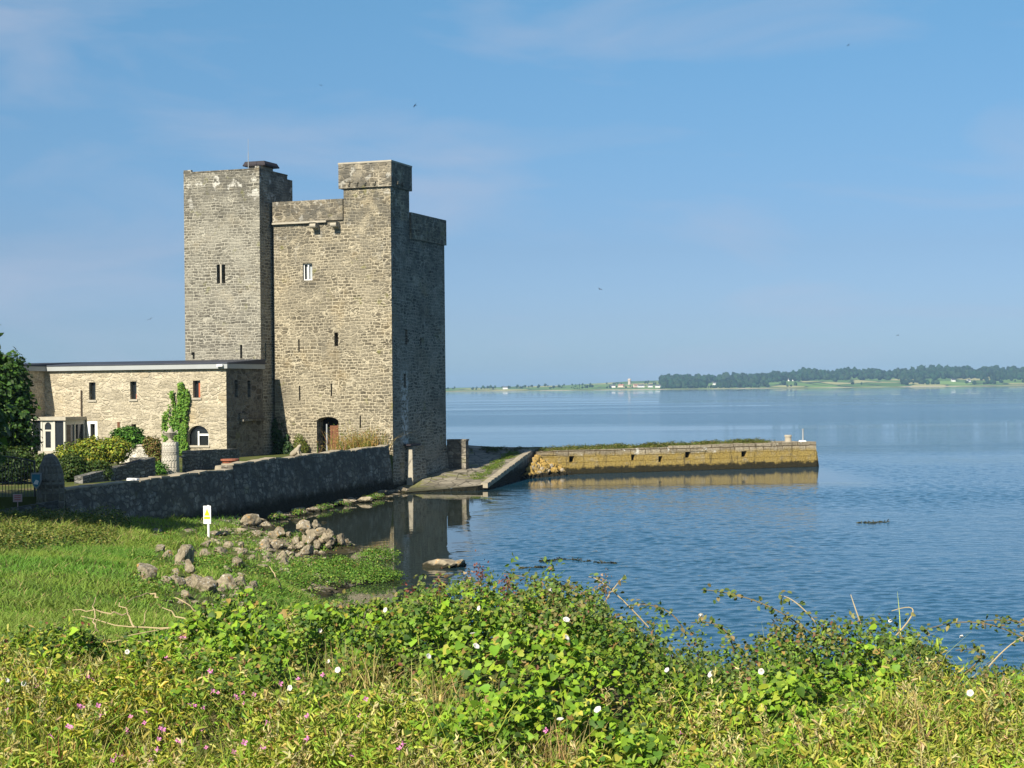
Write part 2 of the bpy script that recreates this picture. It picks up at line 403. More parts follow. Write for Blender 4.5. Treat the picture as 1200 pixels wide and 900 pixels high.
def ground_mat():
    t = NT('shore_ground'); p = t.pos(); Z = t.z()
    n = t.noise(p, 1.1, 6, 0.65)
    soil = t.mix(n, (0.035, 0.05, 0.012), (0.11, 0.13, 0.03))
    soil = t.mix(t.ramp(t.noise(p, 0.35, 4), 0.5, 0.7), soil, (0.17, 0.135, 0.07))
    mud = t.mix(t.noise(p, 2.5, 5), (0.10, 0.085, 0.06), (0.26, 0.22, 0.165))
    zz = t.math('MULTIPLY_ADD', t.math('SUBTRACT', n, 0.5), 0.5, Z[2])
    col = t.mix(t.ramp(zz, 0.55, 0.30), soil, mud)
    weed = t.mix(t.noise(p, 4, 4), (0.012, 0.013, 0.006), (0.06, 0.05, 0.02))
    wd = t.math('MULTIPLY', t.ramp(zz, 0.5, 0.2), t.ramp(t.noise(t.vmath('ADD', p, (9, 3, 0)), 0.8, 5, 0.65), 0.38, 0.52))
    col = t.mix(wd, col, weed)
    t.bsdf(col, 0.95, t.bump(n, 0.8, 0.12), 0.15)
    return t.m
M['ground'] = ground_mat()

def water_mat():
    t = NT('sea_water'); p = t.pos(); S = t.z()
    X, Y = S[0], S[1]
    # wind: ruffled lanes and calm slicks, calm lee under the castle
    q = t.vmath('MULTIPLY', p, (0.004, 0.016, 0))
    lanes = t.ramp(t.noise(q, 1.0, 4, 0.55, 0.3), 0.40, 0.58)
    wob = t.math('MULTIPLY_ADD', t.math('SUBTRACT', t.noise(t.vmath('MULTIPLY', p, (0.012, 0.05, 0)), 1.0, 3), 0.5), 60.0, Y)
    slick = t.math('MULTIPLY', t.ramp(wob, 165, 190), t.ramp(wob, 300, 270))
    far = t.ramp(Y, 450, 900)
    ruff = t.math('MAXIMUM', t.math('MULTIPLY', lanes, t.math('SUBTRACT', 1.0, t.math('MULTIPLY', far, 0.35))), t.math('MULTIPLY', t.math('MULTIPLY', t.ramp(wob, 285, 315), t.ramp(wob, 440, 390)), 1.0))
    ruff = t.math('MULTIPLY', ruff, t.math('SUBTRACT', 1.0, t.math('MULTIPLY', slick, 0.7)))
    near = t.ramp(Y, 168, 140)
    ruff = t.math('MULTIPLY_ADD', t.math('SUBTRACT', t.math('MULTIPLY', t.math('SUBTRACT', 1.0, lanes), 0.0), ruff), near, ruff)
    ruff = t.math('MAXIMUM', ruff, t.math('MULTIPLY', near, 0.16))
    ruff = t.math('MULTIPLY', ruff, t.ramp(Y, 2600, 1500, 0.12, 1.0))
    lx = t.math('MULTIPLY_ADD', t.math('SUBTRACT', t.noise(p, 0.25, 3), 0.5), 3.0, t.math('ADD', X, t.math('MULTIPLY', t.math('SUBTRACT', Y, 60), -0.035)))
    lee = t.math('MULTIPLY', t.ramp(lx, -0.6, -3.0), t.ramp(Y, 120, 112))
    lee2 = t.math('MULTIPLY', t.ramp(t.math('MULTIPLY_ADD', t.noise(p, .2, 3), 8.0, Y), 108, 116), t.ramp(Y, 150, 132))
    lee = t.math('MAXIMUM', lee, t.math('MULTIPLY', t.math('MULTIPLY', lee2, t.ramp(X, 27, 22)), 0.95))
    amp = t.math('MULTIPLY_ADD', ruff, 1.0, 0.15)
    amp = t.math('MULTIPLY', amp, t.math('MULTIPLY_ADD', lee, -0.965, 1.0))
    w1 = t.noise(t.vmath('MULTIPLY', p, (1.0, 1.7, 0)), 1.25, 3, 0.55, 0.6)
    w2 = t.noise(t.vmath('MULTIPLY', p, (1.0, 1.5, 0)), 4.2, 2, 0.5, 0.4)
    w3 = t.noise(t.vmath('MULTIPLY', p, (0.9, 1.6, 0)), 0.3, 2, 0.5)
    h = t.math('ADD', t.math('ADD', t.math('MULTIPLY', w1, 0.20), t.math('MULTIPLY', w2, 0.040)), t.math('MULTIPLY', w3, 0.35))
    h = t.math('MULTIPLY', h, amp)
    nb = t.bump(h, 1.0, 0.55)
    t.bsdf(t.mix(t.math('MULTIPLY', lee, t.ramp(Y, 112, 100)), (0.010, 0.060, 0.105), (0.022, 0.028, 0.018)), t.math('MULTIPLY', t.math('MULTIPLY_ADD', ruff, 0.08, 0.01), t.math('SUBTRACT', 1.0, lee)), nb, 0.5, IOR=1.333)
    return t.m
M['water'] = water_mat()

# ------------------------------------------------------------------ mesh builder
class MB:
    def __init__(s): s.v = []; s.f = []; s.mi = []
    def poly(s, pts, m=0):
        i = len(s.v); s.v += [tuple(p) for p in pts]; s.f.append(tuple(range(i, i + len(pts)))); s.mi.append(m)
    def box(s, x0, x1, y0, y1, z0, z1, m=0, skip=''):
        c = [(x0, y0, z0), (x1, y0, z0), (x1, y1, z0), (x0, y1, z0), (x0, y0, z1), (x1, y0, z1), (x1, y1, z1), (x0, y1, z1)]
        for k, q in (('f', (0, 1, 5, 4)), ('r', (1, 2, 6, 5)), ('k', (2, 3, 7, 6)), ('l', (3, 0, 4, 7)), ('t', (4, 5, 6, 7)), ('b', (3, 2, 1, 0))):
            if k not in skip: s.poly([c[i] for i in q], m)
    def hexa(s, b, t, m=0):                    # prism from bottom ring b to top ring t
        n = len(b)
        for i in range(n): s.poly([b[i], b[(i + 1) % n], t[(i + 1) % n], t[i]], m)
        s.poly(list(t), m); s.poly(list(reversed(b)), m)
    def cyl(s, c0, c1, r0, r1=None, n=10, m=0, caps=True):
        r1 = r0 if r1 is None else r1
        a, b = Vector(c0), Vector(c1); d = (b - a).normalized()
        u = d.orthogonal().normalized(); w = d.cross(u)
        ra = [a + (u * math.cos(2 * math.pi * k / n) + w * math.sin(2 * math.pi * k / n)) * r0 for k in range(n)]
        rb = [b + (u * math.cos(2 * math.pi * k / n) + w * math.sin(2 * math.pi * k / n)) * r1 for k in range(n)]
        for k in range(n): s.poly([ra[k], ra[(k + 1) % n], rb[(k + 1) % n], rb[k]], m)
        if caps: s.poly(list(reversed(ra)), m); s.poly(rb, m)
    def tube(s, pts, r, n=6, m=0):
        for i in range(len(pts) - 1):
            s.cyl(pts[i], pts[i + 1], r[i] if hasattr(r, '__len__') else r, r[i + 1] if hasattr(r, '__len__') else r, n, m, caps=True)
    def wall(s, o, d, nrm, length, z0, z1, ops=(), depth=0.45, m=0, rm=None):
        """Upright wall face from o along d, outward nrm, with openings (s0, s1, za, zb, arch_rise) cut through and their reveals."""
        rm = m if rm is None else rm
        o = Vector(o); d = Vector(d); nrm = Vector(nrm)
        P = lambda a, z, k=0.0: (o.x + d.x * a - nrm.x * k, o.y + d.y * a - nrm.y * k, z)
        cs = sorted({0.0, length, *[x for op in ops for x in op[:2]]}); zs = sorted({z0, z1, *[x for op in ops for x in op[2:4]]})
        flip = d.cross(Vector((0, 0, 1))).dot(nrm) < 0
        def q(pts, mm):
            s.poly(list(reversed(pts)) if flip else pts, mm)
        for i in range(len(cs) - 1):
            for j in range(len(zs) - 1):
                a, b, e, g = cs[i], cs[i + 1], zs[j], zs[j + 1]
                ca, cz = (a + b) / 2, (e + g) / 2
                if any(op[0] < ca < op[1] and op[2] < cz < op[3] for op in ops): continue
                q([P(a, e), P(b, e), P(b, g), P(a, g)], m)
        for op in ops:
            a, b, e, g = op[:4]; rise = op[4] if len(op) > 4 else 0
            D = op[5] if len(op) > 5 else depth
            q([P(a, e), P(a, g - rise), P(a, g - rise, D), P(a, e, D)], rm)
            q([P(b, e, D), P(b, g - rise, D), P(b, g - rise), P(b, e)], rm)
            q([P(a, e, D), P(b, e, D), P(b, e), P(a, e)], rm)
            if rise == 0:
                q([P(a, g), P(b, g), P(b, g, D), P(a, g, D)], rm)
            else:
                n = 10; arc = []
                for k in range(n + 1):
                    th = math.pi * k / n
                    arc.append(((a + b) / 2 - (b - a) / 2 * math.cos(th), g - rise + rise * math.sin(th)))
                for k in range(n):
                    (p, pz), (r_, rz) = arc[k], arc[k + 1]
                    q([P(p, pz), P(r_, rz), P(r_, rz, D), P(p, pz, D)], rm)
                    q([P(p, pz), P(p, g), P(r_, g), P(r_, rz)], m) if k not in (0, n - 1) else q([x for x in ([P(p, pz), P(p, g), P(r_, g), P(r_, rz)])], m)
    def build(s, name, mats, parent=None, smooth=False, loc=None, link=True):
        me = bpy.data.meshes.new(name)
        me.from_pydata(s.v, [], s.f)
        for mm in (mats if isinstance(mats, (list, tuple)) else [mats]): me.materials.append(mm)
        me.polygons.foreach_set('material_index', s.mi)
        if smooth: me.polygons.foreach_set('use_smooth', [True] * len(s.f))
        uvl = me.uv_layers.new(name='UVMap')
        buf = np.zeros(len(me.loops) * 2)
        for p in me.polygons:
            n = p.normal
            if abs(n.z) > 0.75: ax = (Vector((1, 0, 0)), Vector((0, 1, 0)))
            else:
                h = Vector((-n.y, n.x, 0)); h.normalize(); ax = (h, Vector((0, 0, 1)))
            for li in p.loop_indices:
                c = me.vertices[me.loops[li].vertex_index].co
                buf[2 * li] = c.dot(ax[0]); buf[2 * li + 1] = c.dot(ax[1])
        uvl.data.foreach_set('uv', buf)
        me.validate()
        o = bpy.data.objects.new(name, me)
        if link: COL.objects.link(o)
        if parent is not None: o.parent = parent
        if loc is not None: o.location = loc
        return o

def tag(o, label=None, cat=None, group=None, kind=None):
    if label: o['label'] = label
    if cat: o['category'] = cat
    if group: o['group'] = group
    if kind: o['kind'] = kind
    return o
def empty(name, loc, rz=0.0, **kw):
    o = bpy.data.objects.new(name, None); COL.objects.link(o)
    o.location = loc; o.rotation_euler = (0, 0, rz); o.empty_display_size = 0.3
    return tag(o, **kw)
def mesh_from(name, V, F, mats, parent=None, tint=None, smooth=False):
    """Fast mesh from arrays: F is an (n, k) array of faces with k corners; tint is one colour per vertex."""
    me = bpy.data.meshes.new(name)
    V = np.ascontiguousarray(V, np.float32); F = np.ascontiguousarray(F, np.int32)
    n, k = F.shape
    me.vertices.add(len(V)); me.vertices.foreach_set('co', V.ravel())
    me.loops.add(n * k); me.loops.foreach_set('vertex_index', F.ravel())
    me.polygons.add(n); me.polygons.foreach_set('loop_start', np.arange(0, n * k, k, dtype=np.int32))
    me.update(calc_edges=True)
    for mm in (mats if isinstance(mats, (list, tuple)) else [mats]): me.materials.append(mm)
    if tint is not None:
        at_ = me.attributes.new('tint', 'FLOAT_COLOR', 'POINT')
        c = np.ones((len(V), 4), np.float32); c[:, :3] = tint
        at_.data.foreach_set('color', c.ravel())
    if smooth: me.polygons.foreach_set('use_smooth', np.ones(n, bool))
    o = bpy.data.objects.new(name, me); COL.objects.link(o)
    if parent is not None: o.parent = parent
    return o

LEAF = np.array([(0, 0.06, 0), (0.30, -0.04, 0.06), (0.50, 0.26, 0.10), (0.30, 0.66, 0.05), (0, 1.0, -0.10), (-0.30, 0.66, 0.05), (-0.50, 0.26, 0.10), (-0.30, -0.04, 0.06), (0, 0.45, 0.0)])
LEAF_F = np.array([(0, 1, 2, 8), (8, 2, 3, 4), (8, 4, 5, 6), (0, 8, 6, 7)])
OVAL = np.array([(0, 0, 0), (0.30, 0.30, 0.06), (0.26, 0.70, 0.05), (0, 1.0, -0.10), (-0.26, 0.70, 0.05), (-0.30, 0.30, 0.06)])
OVAL_F = np.array([(0, 1, 2, 3), (0, 3, 4, 5)])
LANCE = OVAL * np.array([0.42, 1, 1]) + np.array([0, 0, 0]); LANCE[3, 2] = -0.25
def norm(a): return a / np.maximum(np.linalg.norm(a, axis=1, keepdims=True), 1e-9)
def leaves(P, S, N, C, temp=LEAF, tf=LEAF_F, droop=None):
    """Leaf blades at P, size S, facing N, pigment C; returns (V, F, tint)."""
    n = len(P); N = norm(N)
    a = rng.normal(size=(n, 3))
    if droop is not None: a = a + np.array([0, 0, -1.0]) * droop
    t = norm(a - N * (a * N).sum(1, keepdims=True)); b = np.cross(t, N)
    k = len(temp)
    V = P[:, None, :] + S[:, None, None] * (b[:, None, :] * temp[None, :, 0:1] + t[:, None, :] * temp[None, :, 1:2] + N[:, None, :] * temp[None, :, 2:3])
    F = (np.arange(n)[:, None, None] * k + tf[None]).reshape(-1, tf.shape[1])
    return V.reshape(-1, 3), F, np.repeat(C, k, axis=0)
def blades(P, Ln, W, C, lean=0.5, tipC=None):
    n = len(P); az = rng.uniform(0, 2 * math.pi, n)
    d = np.stack([np.cos(az), np.sin(az), np.zeros(n)], 1); side = np.stack([-np.sin(az), np.cos(az), np.zeros(n)], 1)
    # blade width turns about its stalk so it can be seen from all sides
    az2 = rng.uniform(0, 2 * math.pi, n); side = np.stack([np.cos(az2), np.sin(az2), np.zeros(n)], 1)
    ln = np.abs(rng.normal(lean, 0.3, n))[:, None]
    V = np.zeros((n, 6, 3)); Ln = Ln[:, None]; W = W[:, None]
    for k, tt in enumerate((0.0, 0.55, 1.0)):
        c = P + np.array([0, 0, 1.0]) * Ln * tt * (1 - 0.32 * np.minimum(ln, 1.3) * tt) + d * Ln * ln * tt ** 1.7
        w = W * (1.0, 0.8, 0.12)[k]
        V[:, 2 * k] = c - side * w / 2; V[:, 2 * k + 1] = c + side * w / 2
    base = np.arange(n)[:, None] * 6
    F = np.concatenate([base + np.array([[0, 1, 3, 2]]), base + np.array([[2, 3, 5, 4]])])
    T = np.repeat(C, 6, axis=0).reshape(n, 6, 3)
    if tipC is not None: T[:, 4:] = tipC[:, None]
    return V.reshape(-1, 3), F, T.reshape(-1, 3)
def palette(n, cols, w, jit=0.18):
    cols = np.array(cols); i = rng.choice(len(cols), n, p=np.array(w) / sum(w))
    c = cols[i] * rng.normal(1, jit, (n, 1)).clip(0.5, 1.6)
    return (c * rng.normal(1, jit * 0.4, (n, 3)).clip(0.7, 1.3)).clip(0.004, 0.9)

# ================================================================== THE PLACE
# ------------------------------------------------------------------ ground: one sheet from the road bank down under the water
ctrl = []
def cp(px, py, y): p = at(px, py, y); ctrl.append(tuple(p))
def cw(x, y, z): ctrl.append((x, y, z))
for x in (-8, -4, 0, 4, 8, 20, -20): cw(x, -4, 4.6); cw(x, 3, 4.2)
for x, z in ((-7, 4.0), (-4.5, 4.0), (-2, 4.2), (-1, 4.25), (0, 4.3), (1, 4.1), (2, 4.05), (4, 3.8), (7, 3.8)): cw(x, 8, 3.9); cw(x, 11, z); cw(x, 12, z - .05)
for x, z in ((-8, 3.8), (-4, 3.75), (-2, 3.9), (0, 3.85), (2, 3.4), (4, 3.2), (8, 3.0)): cw(x, 13.2, z)
for x, z in ((0.5, 1.9), (3, 1.4), (6, 1.2), (12, 1.3), (22, 1.6)): cw(x, 18, z)
for x, z in ((0, 0.9), (3, 0.0), (7, -0.4), (14, -0.4), (24, -0.4)): cw(x, 26, z)
cw(-2, 18, 2.9); cw(-5, 20, 3.2); cw(-9, 20, 3.3); cw(-16, 20, 3.4); cw(-30, 20, 3.6)
cw(-2, 26, 1.9); cw(-5, 28, 2.35); cw(-10, 28, 2.5); cw(-20, 28, 2.7); cw(-35, 30, 3.0)
cp(100, 715, 31); cp(0, 660, 43); cp(100, 662, 42); cp(180, 688, 39); cp(245, 703, 37)
cp(0, 625, 60); cp(60, 628, 60); cp(120, 632, 60); cp(-120, 625, 58); cp(60, 645, 50); cp(180, 632, 60)
cp(243, 630, 66); cp(200, 650, 56); cp(300, 645, 61); cp(300, 665, 52); cp(330, 690, 47); cp(250, 672, 48)
cp(345, 628, 68); cp(395, 634, 67.5); cp(350, 655, 60); cp(400, 664, 59); cp(430, 669, 58)
cw(-17.4, 64, 1.45); cw(-20, 63, 1.75); cw(-30, 62, 2.0); cw(-17, 66, 1.3); cw(-15, 72.5, 0.9); cw(-12.9, 81, 0.35); cw(-9.9, 95, 0.22); cw(-7.4, 103, 0.12)
for px, py in ((470, 578), (400, 591), (335, 606), (292, 613), (300, 622), (345, 646), (392, 657), (440, 677), (405, 690), (365, 700)):
    p = gz(px, py, 0.02); cw(p[0], p[1], 0.02)
for p in ((-4.9, 47, 0), (-2.8, 36, 0.05)): cw(*p)
for p in ((-8.6, 80, -0.6), (-9.3, 77, -0.5), (-5.0, 70, -0.9), (-4.2, 95, -0.9), (-4.5, 64.5, -0.5), (-1.5, 60, -0.8), (-1.5, 48, -0.7), (1, 38, -0.8), (5, 34, -0.9), (12, 40, -1.2), (5, 60, -1.4), (5, 85, -1.4), (1, 100, -1.2),
          (25, 60, -1.5), (40, 30, -1.2), (40, 100, -1.6), (15, 115, -1.5), (30, 150, -1.6), (0, 150, -1.6), (-20, 150, -1.4), (-50, 150, -1.4), (45, 5, 2.5), (-50, 5, 4.2), (-50, 60, 2.2), (-50, 100, 1.5), (-25, 90, 1.2), (-18, 100, 0.8), (-25, 115, 0.5), (-3, 112, -0.3), (3, 124, -0.8)): cw(*p)
ctrl = np.array(ctrl)
def solve_rbf():
    A = ctrl[:, :2]; n = len(A)
    r = np.linalg.norm(A[:, None] - A[None], axis=2)
    K = np.zeros((n + 1, n + 1)); K[:n, :n] = -np.sqrt(r * r + 0.3) - np.eye(n) * 0.02; K[:n, n] = 1; K[n, :n] = 1
    return np.linalg.solve(K, np.append(ctrl[:, 2], 0))
_w = solve_rbf()
CR_PX = [-300, 0, 180, 300, 400, 450, 510, 560, 640, 700, 740, 780, 850, 900, 950, 1000, 1060, 1110, 1200, 1500]
CR_PY = [730, 733, 726, 702, 690, 690, 684, 672, 676, 692, 712, 742, 762, 746, 734, 732, 748, 780, 790, 790]
def canopy_base(x, y):
    px = 600 + FPX * x / np.maximum(y, 1)
    cy = np.interp(px, CR_PX, CR_PY); s = (cy - 455 + .01 * (px - 600)) / FPX
    zc = 6.3 - s * 12.0 - .03
    t = np.clip((y - 7.5) / 4.5, -1, 1)
    z = 4.38 + (zc - 4.38) * np.where(t > 0, t, 0) + np.minimum(t, 0) * .25
    return np.where(y > 12, zc - (y - 12) * .42 - (y - 12) ** 2 * .10, z)
def ground(x, y):
    x = np.atleast_1d(np.asarray(x, float)); y = np.atleast_1d(np.asarray(y, float)); out = np.zeros(len(x))
    for s in range(0, len(x), 20000):
        q = np.stack([x[s:s + 20000], y[s:s + 20000]], 1)
        r = np.linalg.norm(q[:, None] - ctrl[None, :, :2], axis=2)
        out[s:s + 20000] = -np.sqrt(r * r + 0.3) @ _w[:-1] + _w[-1]
    out = out + (fbm(x * 0.8, y * 0.8, 3) - 0.5) * 0.22
    return np.where((y > 5) & (y < 13.5), np.maximum(out, canopy_base(x, y) - .40 - np.clip(6.5 - y, 0, 1.5)), out)   # the road bank carries the hedge
def on_ground(px, py):
    v = ray(px, py); lo = 5.0
    ys = np.linspace(12, 110, 500); P = EYE[None] + v[None] * (ys / v[1])[:, None]
    g = ground(P[:, 0], P[:, 1]); i = np.argmax(P[:, 2] < g)
    if P[i, 2] >= g[i]: return gz(px, py, 0.0)
    return np.array([P[i, 0], P[i, 1], g[i]])
xs = np.unique(np.concatenate([np.arange(-60, -24, 1.5), np.arange(-24, 14, 0.4), np.arange(14, 46, 1.5)]))
ys = np.unique(np.concatenate([np.arange(-8, 12, 0.8), np.arange(12, 110, 0.45), np.arange(110, 156, 1.5)]))
GX, GY = np.meshgrid(xs, ys)
GZ = ground(GX.ravel(), GY.ravel())
nx, ny = len(xs), len(ys)
ii = (np.arange(ny - 1)[:, None] * nx + np.arange(nx - 1)[None]).ravel()
o = mesh_from('ground', np.stack([GX.ravel(), GY.ravel(), GZ], 1), np.stack([ii, ii + 1, ii + 1 + nx, ii + nx], 1), M['ground'], smooth=True)
tag(o, kind='structure')

# ------------------------------------------------------------------ sea
def waves(x, y):
    wr = np.random.default_rng(5); h = np.zeros_like(x); wp = 1.6 * fbm(x * .13, y * .13, 201, 2); wq = 1.6 * fbm(x * .2, y * .2, 202, 2)
    for k in range(32):
        lam = 0.27 * (1.046 ** k) * wr.uniform(.9, 1.1); th = R(112) + wr.normal(0, .8); kk = 2 * math.pi / lam
        h += .0047 * lam * np.sin(kk * (x * math.cos(th) + y * math.sin(th)) + wr.uniform(0, 6.28) + (wp if k % 2 else wq) * 2)
    gust = (.30 + 1.0 * np.clip((fbm(x * .05, y * .05, 210, 4) - .28) * 2.0, 0, 1)) * np.interp(y, [50, 85, 125, 165], [1.05, .95, .55, .4])
    lx = x - (y - 60) * .035 + (fbm(x * .25, y * .25, 220) - .5) * 3
    lee = np.clip((-0.4 - lx) / 2.6, 0, 1) * np.clip((122 - y) / 8, 0, 1)
    yy = y + (fbm(x * .15, y * .2, 230) - .5) * 9
    lee = np.maximum(lee, np.clip((yy - 103) / 9, 0, 1) * .975 * np.clip((25.5 - x) / 3.5, 0, 1) * np.clip((135 - y) / 5, 0, 1))
    edge = np.clip((y - 24) / 4, 0, 1) * np.clip((164 - y) / 16, 0, 1) * np.clip((x + 15) / 2, 0, 1) * np.clip((60 - x) / 8, 0, 1)
    return h * gust * (1 - lee * .975) * edge
wx = np.unique(np.concatenate([[-6000, -2500, -1000, -400, -150, -60, -30], np.arange(-16, -8, .2), np.arange(-8, 24, .085), np.arange(24, 61, .14), [80, 150, 400, 1000, 2500, 6000]]))
wy = np.unique(np.concatenate([[-30, 0, 12, 20], np.arange(23, 36, .25), np.arange(36, 100, .075), np.arange(100, 165, .15), [180, 200, 260, 340, 450, 600, 900, 1400, 2200, 3200, 4500, 6500, 9000]]))
WX, WY = np.meshgrid(wx, wy); nx, ny = len(wx), len(wy)
WZ = waves(WX.ravel(), WY.ravel())
ii = (np.arange(ny - 1)[:, None] * nx + np.arange(nx - 1)[None]).ravel()
tag(mesh_from('sea_water', np.stack([WX.ravel(), WY.ravel(), WZ], 1), np.stack([ii, ii + 1, ii + 1 + nx, ii + nx], 1), M['water'], smooth=True), kind='structure')

# ------------------------------------------------------------------ castle (keep with stair turret, taller tower, door, windows)
C0 = gz(461, 576, 0)
CA = R(20)
AX = np.array([math.cos(CA), -math.sin(CA), 0]); AY = np.array([math.sin(CA), math.cos(CA), 0])
def cw_(x, y, z): return C0 + x * AX + y * AY + np.array([0, 0, z])
castle = empty('castle', tuple(C0), -CA, label='tall grey and tan stone tower house castle standing at the water edge', cat='castle')
KL, KD = -8.15, 8.7
FR, RT, LF, BK = (0, -1, 0), (1, 0, 0), (-1, 0, 0), (0, 1, 0)
kw = MB()
kf = [(2.94, 4.45, 2.3, 4.62, 0.30, 0.9), (2.08, 2.73, 13.22, 14.28), (4.22, 4.48, 9.05, 9.88), (1.70, 1.80, 8.72, 9.52), (1.72, 1.82, 5.68, 6.6), (3.93, 4.03, 5.93, 6.7), (5.90, 6.00, 3.92, 4.7)]
kw.wall((KL, 0, 0), (1, 0, 0), FR, -KL, -0.8, 16.9, kf, 0.4)
kr = [(2.06, 2.42, 9.12, 10.05), (4.44, 4.66, 9.16, 9.62), (1.80, 2.10, 6.4, 7.28)]
kw.wall((KL, KD, 0), (1, 0, 0), BK, -KL, -0.8, 16.9)
kw.wall((KL, 0, 0), (0, 1, 0), LF, KD, -0.8, 16.9)
kw.poly([(KL, 0, 16.9), (0, 0, 16.9), (0, KD, 16.9), (KL, KD, 16.9)])
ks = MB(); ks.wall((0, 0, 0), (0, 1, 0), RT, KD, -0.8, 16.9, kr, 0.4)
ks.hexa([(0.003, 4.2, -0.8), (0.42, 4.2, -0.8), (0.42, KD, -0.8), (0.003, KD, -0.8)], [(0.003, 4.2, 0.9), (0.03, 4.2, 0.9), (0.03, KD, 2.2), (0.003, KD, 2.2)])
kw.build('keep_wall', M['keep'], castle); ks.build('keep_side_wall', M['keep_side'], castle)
def window(parent, frm, dirx, op, depth, kind, off):
    """Pane (and frame) set back in an opening; frm maps (s, k, z) to local space."""
    a, b, e, g = op[:4]
    w = MB()
    w.poly([frm(a, depth, e), frm(b, depth, e), frm(b, depth, g), frm(a, depth, g)])
    o = w.build('window', M['glass' if kind != 'void' else 'void'], parent)
    return o
frmF = lambda s, k, z: (KL + s, k, z)
frmR = lambda s, k, z: (-k, s, z)
for i, op in enumerate(kf[1:]):
    o = window(castle, frmF, None, op, 0.38, 'glass' if i == 0 else 'void', 0)
    if i == 0:
        a, b, e, g = op[:4]; f = MB()
        for (p, q_, r_, s_) in ((a, a + .06, e, g), (b - .06, b, e, g), (a + .06, b - .06, e, e + .06), (a + .06, b - .06, g - .06, g), ((a + b) / 2 - .04, (a + b) / 2 + .04, e + .06, g - .06)):
            f.box(KL + p, KL + q_, 0.12, 0.2, r_, s_)
        f.build('frame', M['white'], o)
        f = MB()
        f.box(KL + a + .14, KL + a + .30, 0.25, 0.28, e + .06, g - .06); f.box(KL + b - .27, KL + b - .10, 0.25, 0.28, e + .06, g - .06)
        f.build('curtain', M['curtain'], o)
for op in kr: window(castle, frmR, None, op, 0.38, 'void', 0)
# doorway: dark passage, half open brown door
a, b, e, g = kf[0][:4]
w = MB(); w.poly([frmF(a, 0.88, e), frmF(b, 0.88, e), frmF(b, 0.88, g), frmF(a, 0.88, g)])
dr = w.build('doorway', M['void'], castle)
w = MB(); w.box(KL + b - .78, KL + b - .06, 0.40, 0.47, e, g - .55); w.box(KL + b - .70, KL + b - .62, 0.37, 0.40, e + .1, g - .7); w.box(KL + b - .30, KL + b - .22, 0.37, 0.40, e + .1, g - .7)
w.build('door', M['wood'], castle)
w = MB(); w.box(KL + a + .50, KL + a + .58, 0.30, 0.42, e, g - .45); w.build('door_frame', M['metal_grey'], castle)
# voussoirs over the door and dressed lintels
w = MB()
for k in range(9):
    th0, th1 = math.pi * k / 9 + .03, math.pi * (k + 1) / 9 - .03
    c = KL + (a + b) / 2; hw = (b - a) / 2
    P = lambda th, rr, y: (c - (hw + rr) * math.cos(th), y, g - .30 + (.30 + rr) * math.sin(th))
    w.hexa([P(th0, .005, -.02), P(th1, .005, -.02), P(th1, .005, .05), P(th0, .005, .05)], [P(th0, .34, -.02), P(th1, .34, -.02), P(th1, .34, .05), P(th0, .34, .05)])
w.build('door_arch', M['keep'], castle)
# front parapet with string course and two spouts
w = MB(); w.box(KL, -3.22, -0.12, 0.45, 16.92, 18.23); w.build('parapet', M['parapet'], castle)
w = MB(); w.box(KL, -4.35, -0.2, 0.002, 16.80, 16.917); w.build('string_course', M['pale'], castle)
for x in (-5.1, -3.68):
    w = MB()
    w.hexa([(x - .2, 0.001, 16.35), (x + .2, 0.001, 16.35), (x + .2, -.3, 16.52), (x - .2, -.3, 16.52)][::-1], [(x - .2, 0.001, 16.79), (x + .2, 0.001, 16.79), (x + .2, -.62, 16.79), (x - .2, -.62, 16.79)][::-1])
    w.cyl((x - .2, -.42, 16.60), (x + .2, -.42, 16.60), .16, n=10)
    w.build('stone_spout', M['pale'], castle)
w = MB(); w.box(-0.55, 0.12, 2.93, KD + .1, 15.85, 17.52, m=0); w.build('parapet', M['parapet'], castle)
w = MB(); w.box(KL, -0.55, KD - .5, KD + .1, 16.5, 17.50); w.build('parapet', M['parapet'], castle)
# corner stair turret with overhanging top
w = MB(); w.box(-3.2, 0.0, 0.0, 2.9, 16.901, 18.85); w.build('turret', M['keep'], castle)
w = MB(); w.box(-3.47, 0.13, -0.15, 3.08, 18.85, 20.36); w.build('turret_top', M['parapet'], castle)
w = MB()
for (x0, x1, y0, y1) in ((-3.49, .15, -.17, .25), (-3.49, .15, 2.7, 3.1), (-3.49, -3.1, .25, 2.7), (-.28, .15, .25, 2.7)): w.box(x0, x1, y0, y1, 20.362, 20.46)
w.build('turret_coping', M['pale'], castle)
for x in (-2.75, -2.2, -1.65, -1.0):
    w = MB(); w.cyl((x, -.26, 19.17), (x, -.148, 19.17), .09, .13, n=10); w.cyl((x, -.148, 19.03), (x, -.24, 19.10), .10, .06, n=8)
    w.build('corbel', M['parapet'], castle)
for y in (.7, 1.5):
    w = MB(); w.cyl((.12, y, 19.1), (.26, y, 19.1), .13, n=10); w.build('corbel', M['parapet'], castle)
